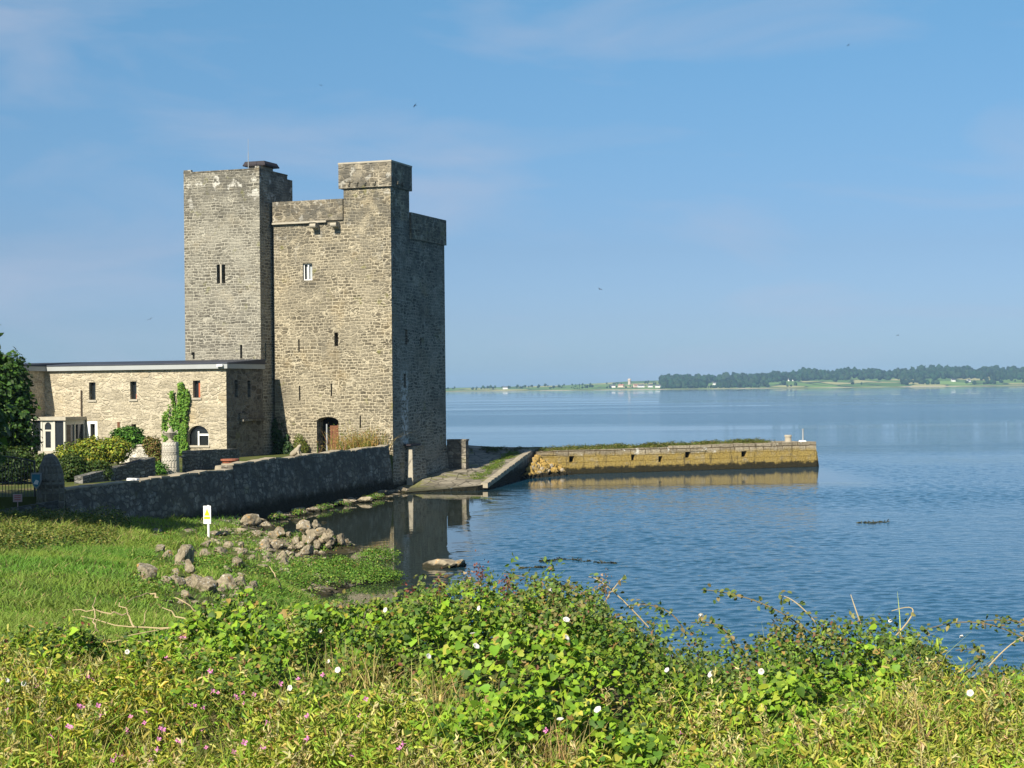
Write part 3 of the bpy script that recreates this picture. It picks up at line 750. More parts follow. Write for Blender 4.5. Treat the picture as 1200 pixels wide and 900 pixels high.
# left tower
TX0, TX1, TY0, TY1 = -13.68, -8.3, -1.5, 2.3
w = MB()
tf_ = [(2.30, 2.55, 13.1, 14.3), (2.66, 2.91, 13.1, 14.3), (3.92, 4.07, 8.35, 9.2), (0.17, 0.30, 8.36, 8.85), (0.42, 0.66, 8.36, 8.80)]
w.wall((TX0, TY0, 0), (1, 0, 0), FR, TX1 - TX0, -0.5, 20.17, tf_, 0.4)
w.wall((TX1, TY0, 0), (0, 1, 0), RT, TY1 - TY0, -0.5, 20.17, [(0.55, 0.70, 8.2, 9.3)], 0.4)
w.wall((TX0, TY1, 0), (1, 0, 0), BK, TX1 - TX0, -0.5, 20.17); w.wall((TX0, TY0, 0), (0, 1, 0), LF, TY1 - TY0, -0.5, 20.17)
w.poly([(TX0, TY0, 20.0), (TX1, TY0, 20.0), (TX1, TY1, 20.0), (TX0, TY1, 20.0)])
w.box(-12.5, TX1 - .06, TY1, 3.12, 10, 19.98)
w.build('tower', M['tower'], castle)
w = MB(); w2_ = MB()
for z in np.arange(-.2, 20.0, 0.42):           # long and short corner stones
    l = random.choice((.28, .5)); l2 = .8 - l
    w.box(TX1 - l, TX1 + .015, TY0 - .015, TY0 + .2, z, z + .42); w2_.box(TX0 - .015, TX0 + l2, TY0 - .015, TY0 + .2, z, z + .42)
w.build('quoins', M['tower'], castle); w2_.build('quoins', M['tower'], castle)
w = MB()
for (x0, x1, y0, y1) in ((TX0 - .03, TX1 + .03, TY0 - .03, TY0 + .4), (TX0 - .03, TX1 + .03, TY1 - .4, TY1), (TX0 - .03, TX0 + .4, TY0 + .4, TY1 - .4), (TX1 - .4, TX1 + .03, TY0 + .4, TY1 - .4)): w.box(x0, x1, y0, y1, 20.172, 20.25)
w.build('tower_coping', M['parapet'], castle)
frmT = lambda s, k, z: (TX0 + s, TY0 + k, z)
for op in tf_: window(castle, frmT, None, op, 0.38, 'void', 0)
w = MB(); w.box(TX0 + 2.551, TX0 + 2.659, TY0 - .02, TY0 + .3, 13.1, 14.3); w.build('mullion', M['pale'], castle)
window(castle, lambda s, k, z: (TX1 - k, TY0 + s, z), None, (0.55, 0.70, 8.2, 9.3), 0.38, 'void', 0)
# roof cabin on the tower with a dark overhanging cap, and the aerial
w = MB(); w.box(-9.7, -8.75, -.2, 1.2, 20.0, 20.72); cab = w.build('roof_cabin', M['pale'], castle)
w = MB(); w.hexa([(-10.0, -.45, 20.66), (-8.45, -.45, 20.66), (-8.45, 1.45, 20.66), (-10.0, 1.45, 20.66)], [(-9.92, -.36, 20.86), (-8.55, -.36, 20.86), (-8.55, 1.36, 20.86), (-9.92, 1.36, 20.86)])
w.box(-10.02, -8.43, -.47, 1.47, 20.56, 20.658); w.build('cabin_roof', M['cabin_roof'], castle)
w = MB(); w.cyl((-9.16, -1.3, 20.2), (-9.16, -1.3, 21.3), .025, n=6); w.cyl((-9.16, -1.3, 21.3), (-9.16, -1.3, 22.15), .012, n=6); w.build('aerial', M['metal_grey'], castle)
# garderobe chute on the water side with its ledge
w = MB(); w.hexa([(-.02, 1.75, -.8), (.62, 1.75, -.8), (.62, 4.1, -.8), (-.02, 4.1, -.8)], [(-.02, 1.95, 2.72), (.46, 1.95, 2.72), (.46, 3.9, 2.72), (-.02, 3.9, 2.72)])
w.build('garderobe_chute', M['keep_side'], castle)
w = MB(); w.hexa([(.12, 1.70, -.8), (.60, 1.70, -.8), (.60, 1.80, -.8), (.12, 1.80, -.8)], [(.16, 1.92, 2.70), (.45, 1.92, 2.70), (.45, 1.99, 2.70), (.16, 1.99, 2.70)]); w.build('chute_sun_facing', M['pale'], castle)  # thin pale slab: sun on the chute's front put into the colour
w = MB(); w.box(.002, .5, 1.6, 3.2, 2.76, 2.86); w.build('ledge', M['cabin_roof'], castle)

# ------------------------------------------------------------------ low stone house joined to the castle
house = empty('stone_house', tuple(cw_(-14, -6.1, 2.0)), -CA, label='long low cream stone house with grey fascia left of the castle', cat='house')
HX = lambda x: x + 14                           # castle x -> house x
HZ = -2.0                                       # castle z -> house z
hb = MB()
HF = -6.1
hf = [(3.2, 3.67, 3.84, 4.93), (6.15, 6.60, 3.86, 4.95), (10.55, 11.05, 3.92, 4.96), (10.15, 11.60, 1.04, 2.24, 0.62, 0.4), (3.28, 3.62, 1.42, 2.36), (6.2, 6.55, 2.02, 2.33)]
hb.wall((HX(-21), 0, 0), (1, 0, 0), FR, 12.83, -1.0, 5.70, hf, 0.28)
hr = [(1.02, 1.40, 3.92, 4.98), (2.62, 3.0, 3.90, 4.93)]
hb.wall((HX(-27), -3.4, 0), (1, 0, 0), FR, 6.0, -1.0, 5.70); hb.wall((HX(-21), -3.4, 0), (0, 1, 0), RT, 3.4, -1.0, 5.70)
hb.wall((HX(-27), -3.4, 0), (0, 1, 0), LF, 12, -1.0, 5.70); hb.wall((HX(-27), 8.6, 0), (1, 0, 0), BK, 13.3, -1.0, 5.70); hb.wall((HX(-13.7), 4.6, 0), (0, 1, 0), RT, 4, -1.0, 5.70)
hb.build('wall', M['house'], house)
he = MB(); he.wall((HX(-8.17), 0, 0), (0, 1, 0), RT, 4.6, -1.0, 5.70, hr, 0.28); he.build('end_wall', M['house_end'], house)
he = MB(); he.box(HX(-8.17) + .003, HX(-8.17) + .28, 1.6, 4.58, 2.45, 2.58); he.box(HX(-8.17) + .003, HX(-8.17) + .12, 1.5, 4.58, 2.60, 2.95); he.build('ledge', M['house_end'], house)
frmH = lambda s, k, z: (HX(-21) + s, k, z)
for i, op in enumerate(hf):
    a, b, e, g = op[:4]
    o = window(house, frmH, None, op, 0.26, 'glass', 0)
    if i in (1, 2):
        f = MB(); x0 = HX(-21) + (b - .22 if i == 2 else b - .16)
        f.box(x0, HX(-21) + b - .02, 0.20, 0.23, e + .02, e + (.92 if i == 2 else .33)); f.build('blind', M['orange'], o)
    if i == 3:
        f = MB(); f.box(HX(-21) + a + .62, HX(-21) + a + .72, 0.14, 0.22, e, g - .35); f.box(HX(-21) + a + .74, HX(-21) + b - .03, 0.14, 0.22, g - .62, g - .50); f.box(HX(-21) + b - .1, HX(-21) + b - .03, .14, .22, e, g - .62)
        f.build('frame', M['white'], o)
    if i == 4:
        f = MB(); x = HX(-21)
        f.box(x + a - .22, x + a, -.03, .1, e - .15, g + .15); f.box(x + b, x + b + .18, -.03, .1, e - .15, g + .15); f.box(x + a, x + b, -.03, .1, g, g + .15); f.box(x + a, x + b, -.03, .1, e - .15, e)
        f.build('frame', M['white'], o)
    else:
        f = MB(); x = HX(-21); f.box(x + a - .08, x + b + .08, -.07, .06, e - .12, e - .002); f.build('sill', M['pale'], o)
for op in hr: window(house, lambda s, k, z: (HX(-8.17) - k, s, z), None, op, 0.26, 'glass', 0)
# flat lead roof: grey fascia boards, dark felt above
w = MB()
w.box(HX(-21) + .25, HX(-8.17) + .2, -.22, 0.0, 5.66, 5.95); w.box(HX(-8.17) - .02, HX(-8.17) + .2, .001, 4.55, 5.66, 5.95)
w.box(HX(-27), HX(-21) + .22, -3.62, -3.40, 5.66, 5.95); w.box(HX(-21), HX(-21) + .22, -3.399, 0.0, 5.66, 5.95)
w.build('fascia', M['fascia'], house)
w = MB()
w.hexa([(HX(-27), -3.66, 5.955), (HX(-20.74), -3.66, 5.955), (HX(-20.74), 4.55, 5.955), (HX(-27), 4.55, 5.955)], [(HX(-27), -3.6, 6.03), (HX(-20.8), -3.6, 6.03), (HX(-20.8), 4.5, 6.28), (HX(-27), 4.5, 6.28)])
w.hexa([(HX(-20.739), -.26, 5.955), (HX(-7.93), -.26, 5.955), (HX(-7.93), 4.55, 5.955), (HX(-20.739), 4.55, 5.955)], [(HX(-20.739), -.2, 6.03), (HX(-7.97), -.2, 6.03), (HX(-7.97), 4.5, 6.28), (HX(-20.739), 4.5, 6.28)])
w.build('roof', M['roof'], house)
w = MB(); w.box(HX(-8.6), HX(-8.2), -.40, -.225, 5.78, 5.9); w.build('flood_lamp', M['white'], house)
w = MB(); w.cyl((HX(-18.33), -.07, 1.1), (HX(-18.33), -.07, 4.45), .045, n=8); w.build('downpipe', M['bark'], house)
# glazed porch
PX0, PX1, PYF = HX(-20.6), HX(-18.1), -2.1
w = MB(); w.box(PX0, PX1, PYF, -.01, -.9, .75)
po = w.build('porch', M['pale'], house)
w = MB(); w.box(PX0 - .1, PX1 + .1, PYF - .12, -.01, 2.62, 2.82); w.build('porch_roof', M['pale'], po)
f = MB()
for x in (PX0, PX0 + .72, PX0 + 1.62, PX1 - .14): f.box(x, x + .13, PYF, PYF + .13, .75, 2.62)
for y in (PYF + .95, -.16): f.box(PX1 - .13, PX1, y, y + .13, .75, 2.62)
f.box(PX1 - .12, PX1 - .005, PYF + .14, -.17, .75, .85); f.box(PX1 - .12, PX1 - .005, PYF + .14, -.17, 2.35, 2.62)
f.build('frame', M['cream'], po)
f = MB()
for x0, x1 in ((PX0 + .13, PX0 + .72), (PX0 + 1.75, PX1 - .14)):
    f = MB(); f.poly([(x0, PYF + .07, .75), (x1, PYF + .07, .75), (x1, PYF + .07, 2.62), (x0, PYF + .07, 2.62)]); f.build('pane', M['glass'], po)
f = MB()
f.poly([(PX1 - .07, PYF + .13, .75), (PX1 - .07, -.03, .75), (PX1 - .07, -.03, 2.62), (PX1 - .07, PYF + .13, 2.62)])
f.build('pane', M['glass'], po)
f = MB(); dx0, dx1 = PX0 + .86, PX0 + 1.61
f.wall((dx0, PYF + .03, 0), (1, 0, 0), FR, dx1 - dx0, .55, 2.61, [(.18, .57, .95, 1.95), (.14, .61, 2.05, 2.5, .23)], .04)
f.build('door', M['cream'], po)
f = MB(); f.poly([(dx0, PYF + .072, .75), (dx1, PYF + .072, .75), (dx1, PYF + .072, 2.6), (dx0, PYF + .072, 2.6)]); f.build('door_pane', M['glass'], po)

# ------------------------------------------------------------------ terrace behind the sea wall
SW = [(-17.45, 66.0), (-15.5, 72.4), (-13.35, 80.6), (-13.3, 80.8), (-7.75, 104.4)]
tp = [(-17.6, 66.2), (-15.7, 72.5), (-13.5, 80.7), (-7.9, 104.5)] + [tuple(cw_(x, y, 0)[:2]) for x, y in ((-.02, .05), (-.02, 8.5), (-8, 10), (-30, 8))] + [(-48, 112), (-48, 66.5)]
w = MB(); w.hexa([(x, y, -1.0) for x, y in tp], [(x, y, 2.28) for x, y in tp]); tag(w.build('castle_terrace', M['ground']), kind='structure')

# ------------------------------------------------------------------ sea wall
def sea_wall():
    e = empty('sea_wall', (-13.35, 80.6, 0), label='long dark stone sea wall running from the gate to the castle corner', cat='wall')
    b = MB(); c = MB(); ox, oy = -13.35, 80.6
    segs = [((-17.45, 66.0), (-15.5, 72.4), 2.55), ((-15.5, 72.4), (-13.35, 80.6), 2.57), ((-13.35, 80.6), (-7.7, 104.5), 2.80)]
    for (p, q, zt) in segs:
        p = Vector((p[0] - ox, p[1] - oy, 0)); q = Vector((q[0] - ox, q[1] - oy, 0)); d = (q - p).normalized(); n = Vector((d.y, -d.x, 0))
        N = max(2, int((q - p).length / 0.9))
        hs = [zt + random.uniform(-.05, .05) for _ in range(N + 1)]
        for k in range(N):
            a = p.lerp(q, k / N); z = p.lerp(q, (k + 1) / N)
            b0, b1 = a + n * .55, z + n * .55; t0, t1 = a + n * .12, z + n * .12; i0, i1 = a - n * .45, z - n * .45
            b.poly([(b0.x, b0.y, -.7), (b1.x, b1.y, -.7), (t1.x, t1.y, hs[k + 1]), (t0.x, t0.y, hs[k])])
            b.poly([(t0.x, t0.y, hs[k]), (t1.x, t1.y, hs[k + 1]), (i1.x, i1.y, hs[k + 1]), (i0.x, i0.y, hs[k])])
            b.poly([(i0.x, i0.y, hs[k]), (i1.x, i1.y, hs[k + 1]), (i1.x, i1.y, -.7), (i0.x, i0.y, -.7)])
            # rough capping stones
            g = random.uniform(.01, .05); hh = random.uniform(.05, .10)
            e0, e1 = t0.lerp(t1, g), t0.lerp(t1, 1 - g); j0, j1 = i0.lerp(i1, g), i0.lerp(i1, 1 - g)
            e0 += n * random.uniform(.0, .06); e1 += n * random.uniform(.0, .06)
            c.hexa([(e0.x, e0.y, hs[k] + .003), (e1.x, e1.y, hs[k + 1] + .003), (j1.x, j1.y, hs[k + 1] + .003), (j0.x, j0.y, hs[k] + .003)],
                   [(e0.x, e0.y, hs[k] + hh), (e1.x, e1.y, hs[k + 1] + hh), (j1.x, j1.y, hs[k + 1] + hh), (j0.x, j0.y, hs[k] + hh)])
        a = q; b.poly([tuple(a + n * .55)[:2] + (-.7,), tuple(a - n * .45)[:2] + (-.7,), tuple(a - n * .45)[:2] + (hs[-1],), tuple(a + n * .12)[:2] + (hs[-1],)])
        a = p; b.poly([tuple(a + n * .12)[:2] + (hs[0],), tuple(a - n * .45)[:2] + (hs[0],), tuple(a - n * .45)[:2] + (-.7,), tuple(a + n * .55)[:2] + (-.7,)])
    b.build('wall', M['seawall'], e); c.build('capping', M['coping'], e)
sea_wall()

# ------------------------------------------------------------------ gate, its pier, plaque and notice, low wall by the gate
gp = empty('gate_pillar', (-17.85, 65.9, 1.6), R(-15), label='rounded dark stone gate pillar with a blue shield at the end of the sea wall', cat='pillar')
w = MB()
ring = lambda r_, z, sx=1.0: [(r_ * sx * math.cos(2 * math.pi * k / 12), r_ * .8 * math.sin(2 * math.pi * k / 12), z) for k in range(12)]
prof = [(.58, -.6), (.57, .4), (.55, 1.2), (.50, 1.6), (.40, 1.95), (.26, 2.22), (.10, 2.36)]
for k in range(len(prof) - 1): 
    A_, B_ = ring(*prof[k]), ring(*prof[k + 1])
    for j in range(12): w.poly([A_[j], A_[(j + 1) % 12], B_[(j + 1) % 12], B_[j]])
w.poly(ring(*prof[-1]))
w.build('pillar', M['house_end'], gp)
sh = [(-.18, .26), (.18, .26), (.18, -.02), (.12, -.18), (0, -.30), (-.12, -.18), (-.18, -.02)]
w = MB(); w.hexa([(-.30 + x * 1.15, -.50, 1.35 + z * 1.12) for x, z in sh], [(-.30 + x * 1.15, -.55, 1.35 + z * 1.12) for x, z in sh]); so_ = w.build('shield', M['metal_grey'], gp)
w = MB(); w.hexa([(-.30 + x * .92, -.552, 1.35 + z * .9) for x, z in sh], [(-.30 + x * .92, -.565, 1.35 + z * .9) for x, z in sh]); w.build('shield_field', M['blue'], so_)
w = MB(); w.hexa([(-.30 + x, -.566, 1.35 + z) for x, z in ((-.11, -.14), (.08, -.16), (.12, -.02), (0, .03), (-.06, -.06))], [(-.30 + x, -.575, 1.35 + z) for x, z in ((-.11, -.14), (.08, -.16), (.12, -.02), (0, .03), (-.06, -.06))]); w.build('emblem', M['white'], so_)

g = empty('gate', (-20.5, 66.4, 2.05), R(-3), label='dark arched iron gate beside the rounded stone pillar', cat='gate')
w = MB()
top = lambda x: 1.42 + .42 * math.cos((x) / 2.3 * 1.35)
for k in range(-16, 17):
    x = k * .125 - .1
    w.cyl((x, 0, .08), (x, 0, top(x)), .014, n=5)
w.build('bars', M['metal_dark'], g)
w = MB(); pts = [(x - .1, 0, top(x - .1)) for x in np.linspace(-2.0, 2.0, 17)]
w.tube(pts, .03, 6); w.box(-2.1, 1.9, -.025, .025, .06, .11); w.box(-2.1, 1.9, -.025, .025, .75, .80); w.cyl((1.93, 0, -.1), (1.93, 0, top(1.9) + .02), .04, n=8)
w.build('frame', M['metal_dark'], g)
n_ = empty('notice', (-18.87, 65.0, 2.1), R(8), label='small faded pink notice with red lines low in front of the gate', cat='sign')
w = MB(); w.box(-.17, .17, -.01, .01, .06, .36); w.cyl((0, .02, -.5), (0, .02, .34), .018, n=6); w.build('board', M['pinkish'], n_)
w = MB()
for z in (.28, .21, .13): w.box(-.12, .12, -.014, -.0105, z, z + .03)
w.build('lettering', M['red'], n_)
w = MB(); pts = [(0.0, 0.0), (1.3, .25), (2.5, .35)]
lw = empty('low_wall', (-19.8, 63.6, 1.6), label='low broken grey stone wall in front of the iron gate', cat='wall')
w.hexa([(0, 0, -.6), (2.7, .9, -.6), (2.55, 1.4, -.6), (-.1, .5, -.6)], [(0.05, .05, .28), (2.6, .95, .62), (2.5, 1.35, .62), (0, .45, .26)])
w.build('wall', M['garden'], lw)

# ------------------------------------------------------------------ garden behind the sea wall
gwl = empty('garden_wall', (-16.3, 85.2, 2.2), label='dry stone garden wall from the urn pillar to the house corner', cat='wall')
w = MB(); w.hexa([(-.2, 0, -.5), (.2, -.05, -.5), (1.5, 7.2, -.5), (1.1, 7.3, -.5)], [(-.2, 0, 1.15), (.2, -.05, 1.15), (1.5, 7.2, .98), (1.1, 7.3, .98)]); w.build('wall', M['garden'], gwl)
gw2 = empty('garden_wall', (-17.2, 80.0, 2.2), label='dark stone garden wall under the yellow green bush', cat='wall')
w = MB(); w.hexa([(-2.2, -4.5, -.4), (-1.8, -4.6, -.4), (.25, 0.6, -.4), (-.15, .7, -.4)], [(-2.2, -4.5, .4), (-1.8, -4.6, .4), (.25, .6, 1.0), (-.15, .7, 1.0)]); w.box(-.9, .25, .6, .95, -.4, 1.0); w.build('wall', M['garden'], gw2)
pl = empty('garden_pillar', (-16.85, 84, 2.2), R(-20), label='pale round rubble pillar carrying a stone urn in the garden', cat='pillar')
w = MB(); w.cyl((0, 0, -.4), (0, 0, 1.62), .47, .40, n=18); w.build('pillar', M['pillar'], pl, smooth=True)
urn = empty('stone_urn', (-16.85, 84, 3.82), R(20), label='pale carved stone urn standing on the round pillar', cat='urn')
w = MB()
up = [(.20, 0), (.20, .06), (.10, .10), (.08, .18), (.15, .27), (.22, .36), (.30, .47), (.27, .50), (.16, .50), (.10, .62), (.05, .70)]
for k in range(len(up) - 1): w.cyl((0, 0, up[k][1]), (0, 0, up[k + 1][1]), up[k][0], up[k + 1][0], n=12, caps=False)
w.build('bowl', M['pale'], urn)
for sg in (-1, 1):
    w = MB(); w.tube([(sg * .20, 0, .34), (sg * .36, 0, .42), (sg * .34, 0, .56), (sg * .24, 0, .5)], .035, 6); w.build('handle', M['pale'], urn)
pt = empty('planter', (-14.25, 86.0, 2.28), label='wide terracotta planter standing beside the sea wall step', cat='planter')
w = MB(); w.cyl((0, 0, .12), (0, 0, .52), .28, .42, n=16); w.cyl((0, 0, .52), (0, 0, .60), .47, .47, n=16); w.cyl((0, 0, .0), (0, 0, .12), .30, .30, n=16); w.build('bowl', M['terracotta'], pt, smooth=False)
stp = empty('wall_block', (-13.75, 82.3, 2.3), R(-13), label='pale stone block at the step of the sea wall under the planter', cat='stone block')
w = MB(); w.hexa([(-.5, -.5, 0), (.15, -.5, 0), (.2, .6, 0), (-.5, .6, 0)], [(-.45, -.45, .42), (.1, -.4, .38), (.15, .5, .40), (-.45, .5, .44)]); w.build('block', M['coping'], stp)
wb = empty('wall_block', (-16.0, 71.9, 2.5), R(-16), label='small white painted block lying on the left half of the sea wall', cat='stone block')
w = MB(); w.hexa([(-.25, -.15, 0), (.25, -.15, 0), (.25, .15, 0), (-.25, .15, 0)], [(-.22, -.13, .18), (.23, -.13, .16), (.23, .13, .16), (-.22, .13, .18)]); w.build('block', M['white'], wb)
# seated stone animal on the wall
sd_ = empty('stone_figure', (-11.35, 89.2, 2.86), R(-30), label='weathered stone figure of a sitting animal on top of the sea wall', cat='statue')
def skin_mesh(name, verts, edges, radii, mat, parent, sub=2):
    me = bpy.data.meshes.new(name); me.from_pydata(verts, edges, []); o = bpy.data.objects.new(name, me); COL.objects.link(o); o.parent = parent
    m = o.modifiers.new('skin', 'SKIN'); me.skin_vertices  # skin layer is created by the modifier
    for i, rr in enumerate(radii): me.skin_vertices[0].data[i].radius = (rr, rr)
    me.skin_vertices[0].data[0].use_root = True
    s = o.modifiers.new('sub', 'SUBSURF'); s.levels = sub; s.render_levels = sub
    me.materials.append(mat); return o
try:
    skin_mesh('body', [(-.1, 0, .14), (.12, 0, .32), (.24, 0, .52), (.36, 0, .60), (.26, .1, .2), (.30, .1, .02), (.26, -.1, .2), (.30, -.1, .02), (-.36, 0, .05)], [(0, 1), (1, 2), (2, 3), (1, 4), (4, 5), (1, 6), (6, 7), (0, 8)],
              [.16, .13, .10, .07, .05, .045, .05, .045, .08], M['coping'], sd_)
except Exception:
    w = MB(); w.cyl((-.2, 0, .1), (.2, 0, .45), .2, .1, n=10); w.cyl((.2, 0, .45), (.36, 0, .62), .1, .06, n=10); w.build('body', M['coping'], sd_)
# old post by the house
op_ = empty('garden_post', (float(at(139, 505, 103)[0]), 103.0, 2.6), label='short rusty brown post in front of the house wall', cat='post')
w = MB(); w.box(-.07, .07, -.05, .05, 0, 1.85); w.box(-.08, .08, -.06, .06, 1.852, 1.9); w.build('post', M['wood'], op_)
# raised bed in front of the house
rb = empty('raised_bed', (float(at(168, 536, 97)[0]), 97.0, 2.2), -CA, label='pale stone raised bed in front of the house between shrubs', cat='planter')
w = MB(); w.box(-1.6, 1.2, -.6, .6, -.2, 1.05); w.box(-1.65, 1.25, -.65, .65, 1.05, 1.13, m=0); w.build('bed', M['pillar'], rb)
w = MB(); w.box(-1.55, -.2, -.4, .4, 1.135, 1.42); w.build('trough', M['terracotta'], rb)

# ------------------------------------------------------------------ slipway, low wall and pier
sl_ = empty('slipway', tuple(cw_(0, 0, 0)), -CA, label='sloping stone slipway between the castle and the pier', cat='slipway')
def ramp_z(y): return 0.02 + max(0, y + 1.6) * .082
kb, kt = (5.27, 2.4), (2.2, 19.6)
w = MB(); sw = MB(); NY = 22
L0 = [(0.4 + .35 * math.exp(-max(0, y)) , y) for y in np.linspace(-1.4, 22, NY)]
for k in range(NY - 1):
    y0, y1 = L0[k][1], L0[k + 1][1]
    def xr(y):
        if y < 2.4: return 1.6 + (5.27 - 1.6) * (y + 1.4) / 3.8
        if y < 19.6: return 5.27 + (2.2 - 5.27) * (y - 2.4) / 17.2
        return 2.2
    def xl(y): return -.05 if y < 8.9 else -5.0
    xa0, xa1 = xl(y0 + .01), xl(y0 + .01)
    for j in range(6):
        f0, f1 = j / 6, (j + 1) / 6
        q = lambda y, f, xa: (xa + (xr(y) - xa) * f, y, ramp_z(y) + (vnoise(np.array([f * 5.0 + 3]), np.array([y * 1.3]), 9)[0] - .5) * .1 + (.25 * max(0, 1 - f * 2.2) if y > 3 else 0))
        w.poly([q(y0, f0, xa0), q(y0, f1, xa0), q(y1, f1, xa1), q(y1, f0, xa1)])
    sw.poly([(xr(y0), y0, ramp_z(y0) - .02), (xr(y0), y0, -1.2), (xr(y1), y1, -1.2), (xr(y1), y1, ramp_z(y1) - .02)][::-1])
w.poly([(-5, 22, ramp_z(22)), (2.2, 22, ramp_z(22)), (2.2, 22, -1.2), (-5, 22, -1.2)][::-1])
w.build('paving', M['ramp'], sl_); sw.build('side_wall', M['seawall'], sl_)
w = MB(); N = 16
for k in range(N):
    f0, f1 = k / N + .003, (k + 1) / N - .003
    p = [kb[0] + (kt[0] - kb[0]) * f0, kb[1] + (kt[1] - kb[1]) * f0]; q = [kb[0] + (kt[0] - kb[0]) * f1, kb[1] + (kt[1] - kb[1]) * f1]
    z0, z1 = ramp_z(p[1]) + .07 + random.uniform(-.02, .02), ramp_z(q[1]) + .07 + random.uniform(-.02, .02)
    w.hexa([(p[0] - .42, p[1], z0 - .3), (p[0] + .04, p[1], z0 - .3), (q[0] + .04, q[1], z1 - .3), (q[0] - .42, q[1], z1 - .3)], [(p[0] - .42, p[1], z0), (p[0] + .04, p[1], z0), (q[0] + .04, q[1], z1), (q[0] - .42, q[1], z1)])
w.build('kerb', M['coping'], sl_)
ew = empty('end_wall', tuple(cw_(.02, 8.75, 0)), -CA, label='short dark stone wall at the far foot of the castle', cat='wall')
w = MB(); w.box(.0, 1.35, 0, .5, 1.0, 2.85); w.box(-.002, 1.4, -.03, .53, 2.852, 2.95); w.build('wall', M['seawall'], ew)

PN = np.array([1.75, 123.1]); PF = np.array([23.47, 131.9])
pd_ = (PF - PN) / np.linalg.norm(PF - PN); PL = float(np.linalg.norm(PF - PN)); pang = math.atan2(pd_[1], pd_[0])
pier = empty('pier', (PN[0], PN[1], 0), pang, label='low stone pier stained with yellow lichen reaching out into the bay', cat='pier')
w = MB()
holes = []
for (px, py) in ((670, 538), (700, 535), (742, 536), (774, 538), (788, 533), (806, 533), (872, 532), (940, 527)):
    v = ray(px, py); nrm = np.array([pd_[1], -pd_[0], 0]); tt = ((np.array([PN[0], PN[1], 0]) - EYE) @ nrm) / (v @ nrm); p = EYE + v * tt
    s_ = float((p[:2] - PN) @ pd_); hw = random.uniform(.14, .24); holes.append((s_ - hw, s_ + hw, p[2] - .22, p[2] + .22))
zt0, zt1 = 1.72, 1.98
w.wall((0, 0, 0), (1, 0, 0), FR, PL, -1.2, 1.42, [h for h in holes if h[3] < 1.42], .5)
# upper courses follow the gentle rise of the quay
NB = 15
cuts = np.cumsum(np.array([random.uniform(.8, 1.2) for _ in range(NB)])); cuts = np.concatenate([[0], cuts / cuts[-1] * PL])
for k in range(NB):
    s0, s1 = cuts[k], cuts[k + 1]; z0 = zt0 + (zt1 - zt0) * s0 / PL; z1 = zt0 + (zt1 - zt0) * s1 / PL
    dy = random.uniform(-.05, .03); dz = random.uniform(-.05, .05)
    w.hexa([(s0 + .01, dy, 1.423), (s1 - .01, dy, 1.423), (s1 - .01, .9, 1.423), (s0 + .01, .9, 1.423)], [(s0 + .01, dy, z0 + dz), (s1 - .01, dy, z1 + dz), (s1 - .01, .9, z1 + dz), (s0 + .01, .9, z0 + dz)])
w.poly([(PL, 0, -1.2), (PL, 4.5, -1.2), (PL, 4.5, 1.42), (PL, 0, 1.42)]); w.poly([(PL, .9, 1.42), (PL, 4.5, 1.42), (PL, 4.5, 1.9), (PL, .9, 1.9)])
w.poly([(0, 4.5, -1.2), (0, 4.5, 1.7), (PL, 4.5, 1.9), (PL, 4.5, -1.2)]); w.poly([(0, 0, 1.418), (PL, 0, 1.418), (PL, 1.0, 1.418), (0, 1.0, 1.418)])
w.poly([(0, 0, -1.2), (0, 0, 1.42), (0, 4.5, 1.42), (0, 4.5, -1.2)])
w.poly([(0, .9, 1.66), (PL, .9, 1.90), (PL, 4.5, 1.90), (0, 4.5, 1.66)])
w.hexa([(PL + .003, -.1, -1.2), (PL + .45, .1, -1.2), (PL + .45, 4.4, -1.2), (PL + .003, 4.4, -1.2)], [(PL + .003, .05, 1.2), (PL + .12, .1, 1.2), (PL + .12, 4.4, 1.2), (PL + .003, 4.4, 1.2)])
w.build('pier_wall', M['pier'], pier)
for h in holes:
    if h[3] < 1.42:
        f = MB(); f.poly([(h[0], .48, h[2]), (h[1], .48, h[2]), (h[1], .48, h[3]), (h[0], .48, h[3])]); f.build('putlog_hole', M['void'], pier)
def on_pier(s, t, z): return (PN[0] + pd_[0] * s - pd_[1] * t, PN[1] + pd_[1] * s + pd_[0] * t, z)
bo = empty('bollard', on_pier(PL - 1.6, 1.5, 1.9), label='round pale mooring bollard near the end of the pier', cat='bollard')
w = MB(); w.cyl((0, 0, -.02), (0, 0, .42), .27, .25, n=16); w.cyl((0, 0, .42), (0, 0, .56), .30, .28, n=16); w.build('post', M['pale'], bo)
ps = empty('pier_post', on_pier(PL - .45, 1.2, 1.9), label='thin grey post on a white base at the tip of the pier', cat='post')
w = MB(); w.cyl((0, 0, .1), (0, 0, .95), .07, .06, n=8); w.cyl((0, 0, .95), (0, 0, 1.02), .09, n=8); w.build('post', M['metal_grey'], ps)
w = MB(); w.hexa([(-.35, -.2, -.02), (.3, -.2, -.02), (.3, .2, -.02), (-.35, .2, -.02)], [(-.28, -.15, .14), (.2, -.15, .10), (.2, .15, .10), (-.28, .15, .14)]); w.build('base', M['white'], ps)

